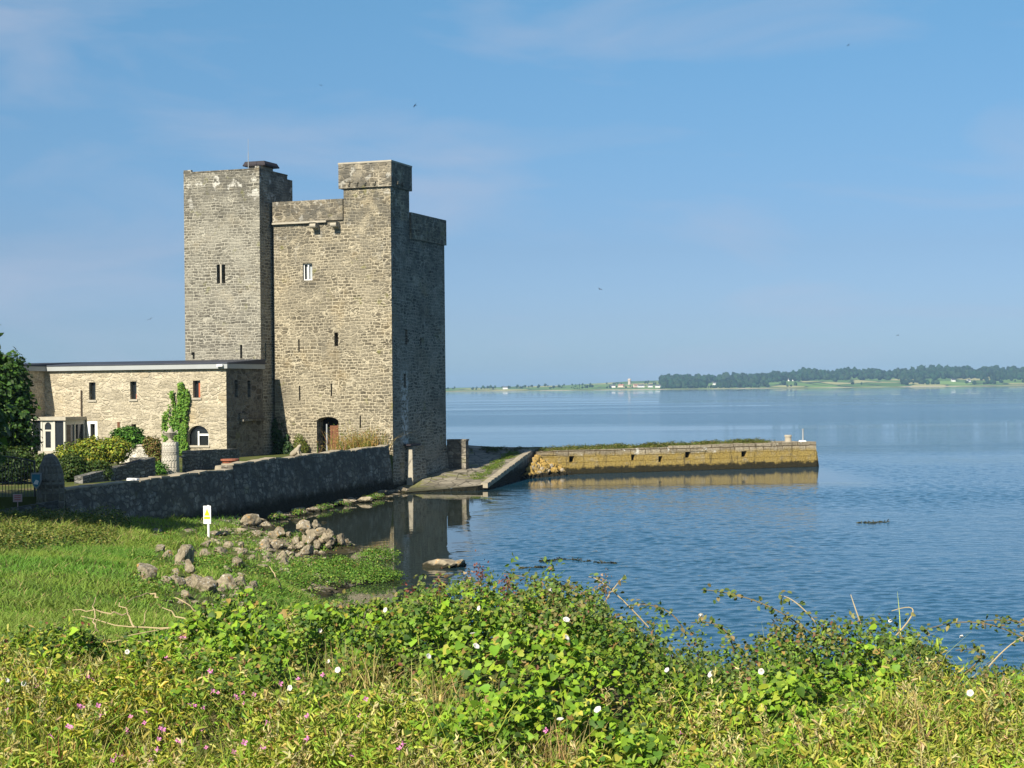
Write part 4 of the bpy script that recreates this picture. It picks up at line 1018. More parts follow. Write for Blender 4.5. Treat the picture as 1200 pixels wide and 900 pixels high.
# ------------------------------------------------------------------ warning sign on the shore
sp_ = on_ground(243.5, 630)
sg = empty('warning_sign', (sp_[0], sp_[1], sp_[2] + .12), R(-12), label='white post with a white and yellow warning sign on the shore', cat='sign')
w = MB(); w.box(-.02, .06, .012, .07, -.3, 1.12); w.build('post', M['white'], sg)
w = MB(); w.box(-.17, .14, -.012, .010, .40, 1.10); pn = w.build('panel', M['white'], sg)
w = MB(); w.hexa([(-.13, -.013, .72), (.10, -.013, .72), (-.015, -.013, 1.0)], [(-.13, -.017, .72), (.10, -.017, .72), (-.015, -.017, 1.0)]); w.box(-.14, .11, -.017, -.013, .58, .68); w.build('warning_triangle', M['yellow'], pn)
w = MB(); w.box(-.022, -.008, -.020, -.0175, .80, .90); w.box(-.022, -.008, -.020, -.0175, .76, .78); w.build('exclamation_mark', M['void'], pn)

# ------------------------------------------------------------------ boulders
def rock_mesh(seed, flat=1.0):
    r = random.Random(seed); bm = bmesh.new(); bmesh.ops.create_icosphere(bm, subdivisions=3, radius=1.0)
    pl_ = [(Vector((r.gauss(0, 1), r.gauss(0, 1), r.gauss(0, .8))).normalized(), r.uniform(.45, .85)) for _ in range(13)]
    for v in bm.verts:
        for n, d in pl_:
            k = v.co.dot(n) - d
            if k > 0: v.co -= n * k * .96
        v.co += v.co.normalized() * (mnoise.noise(v.co * 2.3 + Vector((seed, 0, 0))) * .10 + mnoise.noise(v.co * 6 + Vector((0, seed, 0))) * .035)
        v.co.z *= .8 * flat
    mx = max(math.hypot(v.co.x, v.co.y) for v in bm.verts)
    for v in bm.verts: v.co *= 1.0 / mx
    me = bpy.data.meshes.new('boulder'); bm.to_mesh(me); bm.free(); me.materials.append(M['rock'])
    return me
RM = [rock_mesh(k) for k in range(9)]; RF = [rock_mesh(20 + k, .42) for k in range(4)]
ROCKS = []
def rock(px, py, wpx, name='boulder', label=None, group=None, flat=False, hk=1.0, cat='boulder', pt=None, lift=0.25):
    p = on_ground(px, py) if pt is None else np.array(pt)
    r_ = wpx * p[1] / FPX / 2 * 1.15
    if pt is None: ROCKS.append((px, py, wpx * .55 + 9))
    o = bpy.data.objects.new(name, random.choice(RF if flat else RM)); COL.objects.link(o)
    o.location = (p[0], p[1], p[2] + r_ * lift * (.4 if flat else 1)); o.rotation_euler = (random.uniform(-.25, .25), random.uniform(-.25, .25), random.uniform(0, 6.28))
    o.scale = (r_ * random.uniform(.95, 1.1), r_ * random.uniform(.8, 1.0), r_ * hk * random.uniform(.85, 1.05))
    return tag(o, label, cat, group)
Q5 = lambda X, Y: (280 + X / 6.667, 590 + Y / 6.667)
Q4 = lambda X, Y: (140 + X / 6.925, 590 + Y / 6.925)
def heap_pt(px, py):
    p = on_ground(px, py)
    up = .55 * math.exp(-((px - 378) / 26) ** 2 - ((py - 626) / 13) ** 2)
    if up < .05: return None
    p = on_ground(px, py + up * 26); return (p[0], p[1], p[2] + up)
GH = 'boulders heaped at the water edge'; GS = 'boulders lying in the grass'
big = [(Q5, 95, 175, 150, GH, 'broad pale boulder at the left of the water edge heap beside the sign'), (Q5, 240, 225, 125, GH, 'pale slanted boulder second from the left in the water edge heap'),
       (Q5, 460, 180, 95, GH, 'rounded tan boulder on top of the heap at its left peak'), (Q5, 510, 225, 130, GH, 'long tan boulder just below the left peak of the heap'), (Q5, 600, 190, 75, GH, 'grey boulder at the middle of the heap top'),
       (Q5, 670, 185, 75, GH, 'orange tipped boulder at the right peak of the heap'), (Q5, 880, 280, 95, GH, 'grey boulder at the right tip of the heap touching the water'), (Q5, 815, 235, 72, GH, 'small tan boulder behind the right tip of the heap'),
       (Q5, 575, 320, 115, GH, 'tall pale boulder standing in the middle of the heap'), (Q5, 535, 400, 120, GH, 'orange stained boulder at the foot of the heap nearest the grass'),
       (Q4, 215, 610, 205, GS, 'white and grey jagged boulder alone on the lawn left of the others'), (Q4, 565, 565, 100, GS, 'smooth tan boulder standing upright in the grass'), (Q4, 450, 600, 75, GS, 'small square pale boulder left of the upright tan boulder'),
       (Q4, 525, 505, 160, GS, 'flat grey slab behind the upright tan boulder'), (Q4, 640, 690, 140, GS, 'orange lichened boulder in the front group of the grass'), (Q4, 725, 735, 165, GS, 'large tan boulder with a dark right side in front of the orange one'),
       (Q4, 870, 700, 135, GS, 'brown boulder right of the large tan boulder'), (Q4, 980, 665, 85, GS, 'orange boulder at the right end of the front group'), (Q4, 850, 870, 120, GS, 'pale boulder below the large tan boulder near the brambles')]
for (Q, X, Y, wd, g_, lb) in big:
    px, py = Q(X, Y); rock(px, py, wd / (6.667 if Q is Q5 else 6.925) * (1.1 if Q is Q5 else .95 if 'white and grey' in lb else 1.22), label=lb, group=g_, hk=1.35 if 'tall' in lb or 'upright' in lb else 1.1, pt=heap_pt(px, py), lift=.3 if Q is Q5 else .5)
for (X, Y, wd) in ((755, 215, 65), (690, 300, 95), (615, 350, 95), (390, 270, 62), (450, 320, 75), (480, 365, 75), (410, 370, 65), (595, 400, 62), (400, 415, 75), (340, 430, 75), (790, 310, 85), (645, 250, 85), (715, 270, 82), (722, 315, 65), (840, 322, 65),
                   (560, 260, 62), (255, 390, 75), (360, 480, 80), (470, 420, 60), (650, 410, 60), (300, 250, 50), (150, 255, 70), (20, 240, 90), (640, 330, 60), (700, 350, 55), (520, 300, 60), (210, 440, 50), (100, 440, 60)):
    px, py = Q5(X, Y); rock(px, py, wd / 6.667 * 1.1, pt=heap_pt(px, py), lift=.3, hk=1.1, label='smaller tan or grey boulder filling the heap at the water edge', group='small boulders of the water edge heap')
for (X, Y, wd) in ((375, 665, 95), (460, 680, 125), (560, 660, 90), (720, 625, 75), (1080, 700, 80), (500, 810, 75), (610, 815, 60), (700, 845, 70), (765, 870, 70), (1000, 870, 90), (410, 810, 60), (330, 400, 90), (395, 445, 85), (830, 390, 105), (700, 355, 70), (880, 365, 65), (970, 385, 80), (950, 530, 105), (780, 400, 60), (1000, 420, 70), (880, 560, 70), (990, 600, 60)):
    px, py = Q4(X, Y); rock(px, py, wd / 6.925 * 1.2, lift=.4, label='small half buried boulder among the shore grass', group='small boulders in the shore grass', flat=random.random() < .4)
for k in range(38):
    px, py = random.choice(((random.uniform(288, 345), random.uniform(612, 642)), (random.uniform(205, 300), random.uniform(684, 712)), (random.uniform(215, 335), random.uniform(640, 690))))
    rock(px, py, random.uniform(8, 17), lift=.35, hk=1.1, label='small half buried boulder among the shore grass', group='small boulders in the shore grass', flat=random.random() < .3)
for (X, Y, wd) in ((540, 385, 180), (565, 225, 110), (310, 228, 85), (830, 255, 160), (900, 235, 120), (760, 250, 90)):
    px, py = Q4(X, Y); rock(px, py, wd / 6.925, label='flat pale stone lying in the shore grass near the sign', group='flat stones near the sign', flat=True)
for k in range(34):                            # flat stones of the foreshore under the sea wall
    f = k / 33; px = 285 + 185 * f + random.uniform(-4, 4); py = 613 - 35 * f ** .93 + random.uniform(-3.5, 1.5)
    p = gz(px, py, .10); rock(px, py, random.uniform(9, 20), name='shore_stone', label='flat stone on the narrow foreshore under the sea wall', group='flat stones under the sea wall', flat=True, cat='stone', pt=p, lift=.15)
p = gz(519, 664, 0.0); rock(519, 664, 44, label='low grey rock rising from the water in front of the castle reflection', flat=True, pt=(p[0], p[1], -.02), hk=.8)
p = gz(536, 664, 0.0); rock(536, 664, 26, label='mossy brown rock standing in the water at the right of the low grey rock', pt=(p[0], p[1], -.05), hk=.75)
RR = []
for k in range(4):
    me = RM[k].copy(); me.name = 'rubble_stone'; me.materials.clear(); me.materials.append(M['rubble']); RR.append(me)
A_, B_, F_, D_ = (np.array(q) for q in ((1.75, 122.95, 1.42), (.35, 117.2, -.12), (2.2, 120.4, -.15), (4.6, 124.0, -.1)))
for k in range(96):                            # bank of rubble in the corner of pier and slipway
    a, b = sorted((random.random(), random.random())); T0 = (A_, B_, F_) if k % 2 else (A_, F_, D_)
    q = T0[0] * a + T0[1] * (b - a) + T0[2] * (1 - b)
    s_ = random.uniform(.36, .72)
    o = rock(0, 0, s_ * FPX / q[1], name='rubble_stone', label='ochre rubble stone of the bank in the corner between slipway and pier', group='rubble stones at the pier root', cat='stone', pt=tuple(q - np.array([0, 0, .12])), lift=.1)
    o.data = random.choice(RR); o.name = 'rubble_stone'

# ------------------------------------------------------------------ gravel and wrack between the boulders
n = 9000; gx = rng.uniform(-16, -3.5, n); gy = rng.uniform(44, 103, n); g_z = ground(gx, gy)
wl_x = np.interp(gy, [q[1] for q in SW], [q[0] for q in SW])
k = (g_z > -.06) & (g_z < .62) & (gx > wl_x + .5) & (fbm(gx * .9, gy * .9, 401) > .42)
gx, gy, g_z = gx[k], gy[k], g_z[k]; n = len(gx)
bm = bmesh.new(); bmesh.ops.create_icosphere(bm, subdivisions=1, radius=1.0); PV = np.array([v.co[:] for v in bm.verts]); PF_ = np.array([[v.index for v in f.verts] for f in bm.faces]); bm.free()
sz_ = np.exp(rng.normal(math.log(.06), .5, n)).clip(.02, .2)
PVs = PV[None] * (1 + rng.normal(0, .16, (n, 12, 1))) * sz_[:, None, None] * np.stack([rng.uniform(.8, 1.5, n), rng.uniform(.7, 1.1, n), rng.uniform(.4, .75, n)], 1)[:, None, :] + np.stack([gx, gy, g_z], 1)[:, None, :]
tag(mesh_from('shore_gravel', PVs.reshape(-1, 3), (np.arange(n)[:, None, None] * 12 + PF_[None]).reshape(-1, 3), M['rock']), kind='stuff')
n = 7000; gx = rng.uniform(-17, -3.5, n); gy = rng.uniform(52, 104, n); g_z = ground(gx, gy); wl_x = np.interp(gy, [q[1] for q in SW], [q[0] for q in SW])
k = (g_z > -.04) & (g_z < .34) & (gx > wl_x + .3) & (fbm(gx * .8, gy * .8, 411) > .46); gx, gy, g_z = gx[k], gy[k], g_z[k]; n = len(gx)
V, F, T = leaves(np.stack([gx, gy, g_z + .02], 1), rng.uniform(.08, .22, n), np.array([0, -.2, 1]) + rng.normal(size=(n, 3)) * .4, palette(n, [(.03, .028, .012), (.07, .055, .02), (.05, .06, .02)], (3, 2, 1)), LANCE, OVAL_F)
tag(mesh_from('seaweed_wrack', V, F, M['leaf'], tint=T), kind='stuff')

# ------------------------------------------------------------------ lawn and shore plants
def veg_points(n, pxr, dr, pw=1.0):
    px = rng.uniform(*pxr, n); u = rng.uniform(0, 1, n)
    d = 1 / (1 / dr[0] + u ** pw * (1 / dr[1] - 1 / dr[0]))
    x = (px - 600) / FPX * d
    return px, d, x
def stuff(name, packs, mat):
    off = 0; Vs, Fs, Ts = [], [], []
    for V, F, T in packs: Vs.append(V); Fs.append(F + off); Ts.append(T); off += len(V)
    return mesh_from(name, np.concatenate(Vs), np.concatenate(Fs), mat, tint=np.concatenate(Ts))
pa = veg_points(190000, (-260, 480), (13.0, 62), .8); pb = veg_points(75000, (-60, 480), (42, 84), 1.0)
px, d, x = (np.concatenate(q) for q in zip(pa, pb))
z = ground(x, d)
dens = fbm(x * .45, d * .45, 21)
rocky = np.exp(-(((px - 250) / 60) ** 2 + ((1 / d - 1 / 46) * 260) ** 2)) 
near_rock = np.zeros(len(x), bool); pp_x, pp_y = proj(np.stack([x, d, z], 1))
for a, b, c in ROCKS: near_rock |= ((pp_x - a) ** 2 + ((pp_y - b - 5) * 1.3) ** 2 < (c * .62) ** 2)
keep = (~near_rock | (rng.uniform(0, 1, len(x)) < .12)) & (z > .17 + .2 * fbm(x * 1.2, d * 1.2, 5)) & (rng.uniform(0, 1, len(x)) > rocky * .5) & ~((d > 65) & (x < np.interp(d, [q[1] for q in SW], [q[0] for q in SW]) + .42))
px, d, x, z, dens = px[keep], d[keep], x[keep], z[keep], dens[keep]
n = len(x)
c1 = fbm(x * .33, d * .33, 31); c2 = fbm(x * 1.3, d * 1.3, 41)
mound = np.clip(1.3 * np.exp(-(((px - 40) / 105) ** 2 + ((d - 58.5) / 5.0) ** 2)), 0, 1)
lush = np.array([0.13, 0.275, 0.035]); yel = np.array([0.30, 0.33, 0.06]); dry = np.array([0.38, 0.30, 0.13]); olive = np.array([0.14, 0.19, 0.04])
w1 = np.clip((c1 - .38) * 4, 0, 1)[:, None]; w2 = np.clip((c2 - .50) * 4, 0, 1)[:, None]
col = lush * (1 - w1) + (lush * .55 + yel * .45) * w1
col = col * (1 - w2 * .5) + olive * w2 * .5
col = col * (1 - mound[:, None] * .7) + (yel * .6 + olive * .4) * mound[:, None] * .7
strw = rng.uniform(0, 1, n) < .05 + .16 * mound
col[strw] = dry
col = col * rng.normal(1, .17, (n, 1)).clip(.55, 1.5)
Lb = (.09 + .20 * c2 + .22 * mound * rng.uniform(.4, 1.3, n)) * rng.uniform(.6, 1.3, n)
Lb = Lb * np.clip(.55 + d / 70, .6, 1.2)
zb = z + mound * (.05 + .3 * fbm(x * .9, d * .9, 55)) - .03
V = blades(np.stack([x, d, zb], 1), Lb, (.011 + .0003 * d) * rng.uniform(.7, 1.3, n), col, .85)
o = stuff('lawn_grass', [V], M['grass']); tag(o, kind='stuff')
# broad leaved weeds in hummocks round the boulders and on the grass tongue
packs = []
def hummock(cx, cy, rx, ry, h, n, size, cols, w, z0=None, up=.7, temp=OVAL, tf=OVAL_F):
    u = rng.normal(size=(n, 3)); u = norm(u); u[:, 2] = np.abs(u[:, 2]); rr = rng.uniform(.55, 1.04, n) ** .6
    k = .75 + .5 * vnoise(u[:, 0] * 2.1 + cx * 3, u[:, 1] * 2.1 + u[:, 2] * 1.7 + cy, 77)
    P = np.stack([cx + u[:, 0] * rx * rr * k, cy + u[:, 1] * ry * rr * k, np.zeros(n)], 1)
    g = ground(P[:, 0], P[:, 1]) if z0 is None else np.full(n, z0)
    P[:, 2] = g + u[:, 2] * h * rr * k
    N = u + rng.normal(size=(n, 3)) * .55 + np.array([0, 0, up])
    return leaves(P, rng.uniform(.6, 1.3, n) * size, N, palette(n, cols, w), temp, tf)
wc = [(.09, .19, .025), (.15, .26, .035), (.24, .30, .06), (.24, .16, .06)]
for k in range(420):
    pxx = random.uniform(170, 455); pyy = random.uniform(622, 705)
    if pxx > 395 and pyy < 652: continue
    p = on_ground(pxx, pyy)
    if p[2] < .22: continue
    if any((pxx - a) ** 2 + ((pyy - b + 2) * 1.8) ** 2 < c * c * .6 for a, b, c in ROCKS): continue
    r_ = random.uniform(.35, 1.0)
    packs.append(hummock(p[0], p[1], r_, r_ * 1.2, random.uniform(.10, .26), int(330 * r_), .065, wc, (4, 4, 2, .7)))
for k in range(46):
    p = on_ground(random.uniform(375, 452), random.uniform(661, 684)); r_ = random.uniform(.4, .8)
    packs.append(hummock(p[0], p[1], r_, r_, random.uniform(.2, .45), int(560 * r_), .07, wc, (5, 4, 1, .4), z0=max(.05, p[2])))
for k in range(70):
    p = on_ground(random.uniform(-30, 135), random.uniform(614, 648)); r_ = random.uniform(.5, 1.1)
    packs.append(hummock(p[0], p[1], r_, r_, random.uniform(.3, .8), int(700 * r_), .085, [(.08, .13, .02), (.18, .21, .04), (.26, .24, .07), (.05, .09, .02)], (4, 4, 3, 2)))
for k in range(10):
    f = random.random(); p = gz(300 + 165 * f, 611 - 34 * f, .15)
    packs.append(hummock(p[0], p[1], random.uniform(.3, .6), .4, .25, 160, .08, wc, (4, 3, 1, 1), z0=.1))
o = stuff('shore_weeds', packs, M['leaf']); tag(o, kind='stuff')

# ------------------------------------------------------------------ shrubs, ivy and the tree by the castle
def shrub(name, label, cx, cy, z0, lumps, size, cols, w, cat='shrub', group=None, stem=True, temp=OVAL, tf=OVAL_F, dens=1.0):
    e = empty(name, (cx, cy, z0), label=label, cat=cat, group=group)
    packs = []
    for (dx, dy, dz, rx, ry, rz) in lumps:
        n = int(1500 * dens * (rx * ry + rx * rz + ry * rz))
        u = norm(rng.normal(size=(n, 3))); rr = rng.uniform(.35, 1.0, n) ** .45
        k = .72 + .5 * vnoise(u[:, 0] * 2.6 + dx * 5 + cx, (u[:, 1] + u[:, 2] * 1.3) * 2.6 + dz * 3, 13)
        P = np.array([dx, dy, dz]) + u * np.array([rx, ry, rz]) * (rr * k)[:, None]
        P = P[P[:, 2] > -.1]; u = u[-len(P):] if len(P) < n else u
        nn = len(P)
        N = (P - np.array([dx, dy, dz])) / np.array([rx, ry, rz]) + rng.normal(size=(nn, 3)) * .5 + np.array([0, 0, .45])
        packs.append(leaves(P, rng.uniform(.6, 1.3, nn) * size, N, palette(nn, cols, w), temp, tf, droop=.4))
    o = stuff('foliage', packs, M['leaf']); o.parent = e
    if stem:
        s = MB()
        for (dx, dy, dz, rx, ry, rz) in lumps:
            s.tube([(dx * .2, dy * .2, -.2), (dx * .7, dy * .7, dz * .5), (dx, dy, dz)], [.05, .04, .02], 5)
        s.build('stem', M['bark'], e)
    return e
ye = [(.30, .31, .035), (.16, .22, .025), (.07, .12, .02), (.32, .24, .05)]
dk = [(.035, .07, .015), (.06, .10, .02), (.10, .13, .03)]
br = [(.05, .14, .015), (.09, .21, .025), (.03, .08, .012)]
p = at(107, 560, 78.5)
shrub('golden_bush', 'broad yellow green bush behind the left half of the sea wall', p[0], p[1], 2.3,
      [(-.9, 0, .9, .9, .8, .75), (0, .2, 1.25, 1.0, .8, .72), (1.0, .3, 1.35, .85, .8, .62), (-.2, -.5, .55, 1.2, .7, .6)], .12, ye, (5, 4, 2, .6))
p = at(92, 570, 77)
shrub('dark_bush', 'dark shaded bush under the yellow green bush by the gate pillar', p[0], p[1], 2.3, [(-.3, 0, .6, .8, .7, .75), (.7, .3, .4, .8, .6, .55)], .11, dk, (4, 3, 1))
p = at(150, 520, 97)
shrub('round_bush', 'round fresh green bush against the house wall', p[0], p[1], 3.3, [(0, 0, .45, .95, .8, .62), (.45, 0, .2, .6, .6, .45), (-.5, 0, .2, .5, .6, .4)], .15, br, (4, 5, 2))
p = at(180, 552, 86)
shrub('brown_shrub', 'brown and green shrub left of the urn pillar', p[0], p[1], 2.3, [(0, 0, 1.15, .45, .45, .65), (.12, -.2, .5, .4, .4, .5), (-.25, 0, 1.4, .3, .3, .35)], .11, [(.17, .11, .04), (.12, .15, .03), (.22, .20, .05)], (4, 3, 2), dens=1.2)
p = at(183, 562, 83)
shrub('low_plant', 'low bright green plant at the foot of the urn pillar', p[0], p[1], 2.3, [(0, 0, .25, .6, .5, .35)], .11, br, (2, 5, 1), stem=False, cat='plant')
p = at(345, 530, 103)
shrub('wall_weed', 'yellow green weed left of the castle doorway', *cw_(-6.15, -.55, 0)[:2], 2.3, [(0, 0, .5, .38, .3, .75), (.3, .1, .3, .3, .25, .4)], .11, [(.20, .24, .04), (.13, .20, .03), (.30, .26, .08)], (3, 3, 2), cat='plant', temp=LANCE, tf=OVAL_F, dens=1.6)
def weed_patch(name, label, pos, spread, n, h, cols, w, cat='plant'):
    P = np.array(pos) + rng.normal(size=(n, 3)) * np.array([spread, .22, .02])
    k = .5 + .7 * vnoise(P[:, 0] * 1.6, P[:, 1], 7)
    e = empty(name, tuple(pos), label=label, cat=cat)
    Q = P - np.array(pos); H_ = rng.uniform(.5, 1.1, n) * h * k
    V, F, T = blades(Q, H_, rng.uniform(.02, .05, n), palette(n, cols, w), .3)
    mesh_from('stalks', V, F, M['grass'], e, tint=T)
    m = 3 * n; i = rng.integers(0, n, m); f = rng.uniform(.2, 1, m)
    L2 = Q[i] + np.array([0, 0, 1.0]) * (H_[i] * f)[:, None] + rng.normal(size=(m, 3)) * .09
    V, F, T = leaves(L2, rng.uniform(.07, .15, m), np.array([-.2, -.5, .6]) + rng.normal(size=(m, 3)) * .6, palette(m, cols, w), LANCE, OVAL_F)
    mesh_from('foliage', V, F, M['leaf'], e, tint=T)
weed_patch('weed_clump', 'straw and green weeds growing right of the castle doorway', tuple(cw_(-2.0, -.75, 2.25)), .85, 480, 2.0, [(.42, .29, .10), (.32, .27, .08), (.14, .20, .03), (.42, .20, .08)], (4, 3, 3, 1))
def ivy(name, label, pos, rz, outline, cols, w, n, size):
    e = empty(name, pos, rz, label=label, cat='climbing plant')
    s = rng.uniform(-1, 1, n); t = rng.uniform(0, 1, n) ** .9
    xs_ = np.interp(t, [o[0] for o in outline], [o[1] for o in outline]); xe_ = np.interp(t, [o[0] for o in outline], [o[2] for o in outline])
    H = outline[-1][3]
    xx = xs_ + (xe_ - xs_) * (s * .5 + .5); xx += (fbm(t * 9, xx * 2, 5) - .5) * .35
    cut = fbm(xx * 3.2, t * H * 1.0, 8) > .20 + .22 * t
    hm = .50 + .62 * vnoise(xx * 3.1 + 5, xx * 0, 44) + .25 * (xx - xs_.min()) / max(.1, xe_.max() - xs_.min()) - .1
    cut &= t < hm + rng.normal(0, .05, n)
    y = -np.abs(rng.normal(0, .09, n)) - .03 - .16 * fbm(xx * 2.5, t * H * 1.6, 19)
    P = np.stack([xx, y, t * H], 1)[cut]; nn = len(P)
    N = np.array([0, -1, .35]) + rng.normal(size=(nn, 3)) * .45
    o = stuff('foliage', [leaves(P, rng.uniform(.6, 1.3, nn) * size, N, palette(nn, cols, w), droop=.9)], M['leaf']); o.parent = e
    m = MB()
    for k in range(5):
        f = (k + .5) / 5; x0 = outline[0][1] + (outline[0][2] - outline[0][1]) * f; x1 = outline[-1][1] + (outline[-1][2] - outline[-1][1]) * f
        m.tube([(x0, -.02, -.1), ((x0 + x1) / 2 + .05, -.03, H * .5), (x1, -.03, H * .93)], [.03, .02, .01], 5)
    m.build('stem', M['bark'], e)
    return e
ivy('ivy', 'tall bright green creeper climbing the sunlit house wall', tuple(cw_(-12.5, -6.1, 2.5)), -CA, [(0, .25, 1.75), (.25, -.05, 1.7), (.5, .0, 1.75), (.7, .3, 1.85), (.85, .62, 1.85), (1.0, .95, 1.6, 4.35)], [(.10, .22, .025), (.16, .28, .035), (.05, .13, .015)], (4, 4, 1), 7000, .10)
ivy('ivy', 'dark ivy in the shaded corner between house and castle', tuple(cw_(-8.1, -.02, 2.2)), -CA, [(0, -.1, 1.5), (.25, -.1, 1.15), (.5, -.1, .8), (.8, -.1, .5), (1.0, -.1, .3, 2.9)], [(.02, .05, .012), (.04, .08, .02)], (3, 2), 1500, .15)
# tree at the left edge
def tree(pos, label):
    e = empty('broadleaf_tree', pos, label=label, cat='tree')
    t = MB()
    t.tube([(0, 0, -.4), (.1, 0, 1.2), (0, .1, 2.4), (.2, 0, 4.0), (.1, 0, 5.5)], [.34, .28, .24, .15, .05], 9)
    limbs = [(1.6, -.4, 4.1), (-1.5, .5, 4.0), (.3, -1.6, 3.5), (.6, 1.4, 4.4), (1.8, -.9, 2.7), (-1.8, -.8, 2.8), (1.2, .3, 5.2)]
    for (x_, y_, z_) in limbs: t.tube([(0, 0, 1.7), (x_ * .5, y_ * .5, z_ * .72), (x_, y_, z_)], [.14, .08, .03], 6)
    t.build('trunk', M['bark'], e)
    packs = []
    lumps = [(0, 0, 4.9, 1.6), (1.5, -.4, 4.3, 1.25), (-1.6, .4, 4.2, 1.5), (.2, -1.6, 3.7, 1.4), (.8, 1.5, 4.4, 1.3), (1.9, -.9, 2.9, 1.2), (-1.9, -.9, 2.9, 1.3), (2.0, .3, 1.9, 1.0), (.4, -1.7, 2.0, 1.2), (1.4, .4, 5.3, .9), (1.0, -1.5, 1.2, 1.0), (-.5, -1.7, 1.0, 1.1), (2.25, -.3, 3.6, .7)]
    for (x_, y_, z_, r_) in lumps:
        n = int(950 * r_ * r_)
        u = norm(rng.normal(size=(n, 3))); rr = rng.uniform(.25, 1.0, n) ** .5
        k = .6 + .75 * vnoise(u[:, 0] * 2.8 + x_ * 3, (u[:, 1] * 1.2 + u[:, 2]) * 2.8 + z_, 23)
        P = np.array([x_, y_, z_]) + u * (r_ * rr * k)[:, None]
        N = u * .7 + rng.normal(size=(n, 3)) * .5 + np.array([0, 0, .7])
        packs.append(leaves(P, rng.uniform(.6, 1.25, n) * .20, N, palette(n, [(.045, .10, .018), (.075, .145, .022), (.03, .065, .015)], (4, 3, 2)), droop=.5))
    o = stuff('crown', packs, M['leaf']); o.parent = e
    return e
p = at(-28, 545, 82)
tree((p[0], p[1], 2.2), 'dark leafy broadleaf tree at the left edge behind the iron gate')
tree((-22.4, 58.4, 2.0), 'unseen broadleaf tree added left of the gate to shade it').scale = (1.65, 1.65, 1.65)  # added out of view, sized to drop its shade on gate and pillar
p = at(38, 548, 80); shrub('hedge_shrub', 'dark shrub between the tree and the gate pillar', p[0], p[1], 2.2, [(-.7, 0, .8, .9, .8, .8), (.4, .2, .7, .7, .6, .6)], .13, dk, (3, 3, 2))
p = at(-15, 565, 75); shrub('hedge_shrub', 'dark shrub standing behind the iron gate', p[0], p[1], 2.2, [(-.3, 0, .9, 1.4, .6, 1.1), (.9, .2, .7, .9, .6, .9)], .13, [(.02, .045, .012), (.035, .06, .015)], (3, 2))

# grass on the pier top and on the slipway
packs = []
for k in range(330):
    s = random.uniform(.3, PL - 2.4); t_ = random.uniform(.5, 2.2); n = 70
    if fbm(np.array([s * .5]), np.array([2.0]), 61)[0] < .36: continue
    p = on_pier(s, t_, 1.68 + .24 * s / PL)
    packs.append(hummock(p[0], p[1], random.uniform(.35, .8), .4, random.uniform(.12, .42), n, .13, [(.12, .17, .03), (.20, .21, .05), (.30, .24, .10), (.09, .13, .02)], (4, 3, 2, 3), z0=p[2], temp=LANCE, tf=OVAL_F))
o = stuff('pier_grass', packs, M['leaf']); tag(o, kind='stuff')
packs = []
for k in range(60):
    y = random.uniform(4.0, 19); f = random.gauss(0, 1)
    xx = kb[0] + (kt[0] - kb[0]) * (y - kb[1]) / (kt[1] - kb[1]) - 1.0 - abs(f) * .35
    p = cw_(xx, y, 0); packs.append(hummock(p[0], p[1], .4, .4, .12, 60, .10, [(.13, .22, .03), (.20, .24, .04)], (3, 2), z0=ramp_z(y), temp=LANCE, tf=OVAL_F))
for k in range(26):
    p = cw_(random.uniform(-4, 2), random.uniform(18, 21.5), 0); packs.append(hummock(p[0], p[1], .5, .4, .3, 80, .12, [(.05, .08, .02), (.10, .12, .03)], (3, 2), z0=1.75, temp=LANCE, tf=OVAL_F))
o = stuff('slipway_grass', packs, M['leaf']); tag(o, kind='stuff')

# floating weed lines
for i, (px0, py0, px1, py1, lb) in enumerate(((632, 658, 660, 656, 'short strand of dark seaweed floating on the bay'), (665, 656, 724, 661, 'long strand of dark seaweed floating on the bay'), (608, 667, 636, 665, 'strand of seaweed floating nearest the bramble crest'), (1005, 613, 1040, 612, 'small patch of seaweed floating far right on the bay'))):
    a = gz(px0, py0, 0); b = gz(px1, py1, 0); n = 130
    t_ = rng.uniform(0, 1, n); P = a + (b - a) * t_[:, None] + rng.normal(size=(n, 3)) * np.array([.04, .07, 0]) * (1.1 - np.abs(t_ - .5))[:, None]
    P[:, 1] += np.sin(t_ * 9) * .15; P[:, 2] = rng.uniform(-.01, .016, n)
    V, F, T = leaves(P, rng.uniform(.08, .2, n), np.array([0, -.2, 1]) + rng.normal(size=(n, 3)) * .35, palette(n, [(.05, .05, .022), (.09, .08, .035)], (2, 1)), LANCE, OVAL_F)
    tag(mesh_from('floating_seaweed', V, F, M['leaf'], tint=T), lb, 'seaweed', 'strands of floating seaweed')

# ------------------------------------------------------------------ foreground hedge on the road bank
def canopy(x, y):
    x = np.asarray(x, float); y = np.asarray(y, float)
    z = canopy_base(x, y)
    pit = np.clip((fbm(x * 1.9 + 30, y * 1.5, 95) - .54) * 6, 0, 1) * np.clip((12.6 - y) / .8, 0, 1)
    return z + (fbm(x * 1.5, y * 1.3, 91) - .5) * .46 * np.clip((13.5 - y) / 2.5, .35, 1) + (fbm(x * 5, y * 5, 92) - .5) * .16 - pit * .34
def on_canopy(px, py, up=.02):
    v = ray(px, py); ys_ = np.linspace(7, 14.5, 400); P = EYE[None] + v[None] * (ys_ / v[1])[:, None]
    c = canopy(P[:, 0], P[:, 1]); i = int(np.argmax(P[:, 2] < c + up))
    if P[i, 2] >= c[i] + up: i = int(np.argmin(np.abs(P[:, 2] - c)))
    return P[i]
def hedge_pts(n, y0=6.6, y1=15.5, side=.37):
    y = y0 + (y1 - y0) * rng.uniform(0, 1, n) ** 1.05; x = rng.uniform(-1, 1, n) * (side * y + .5)
    return x, y
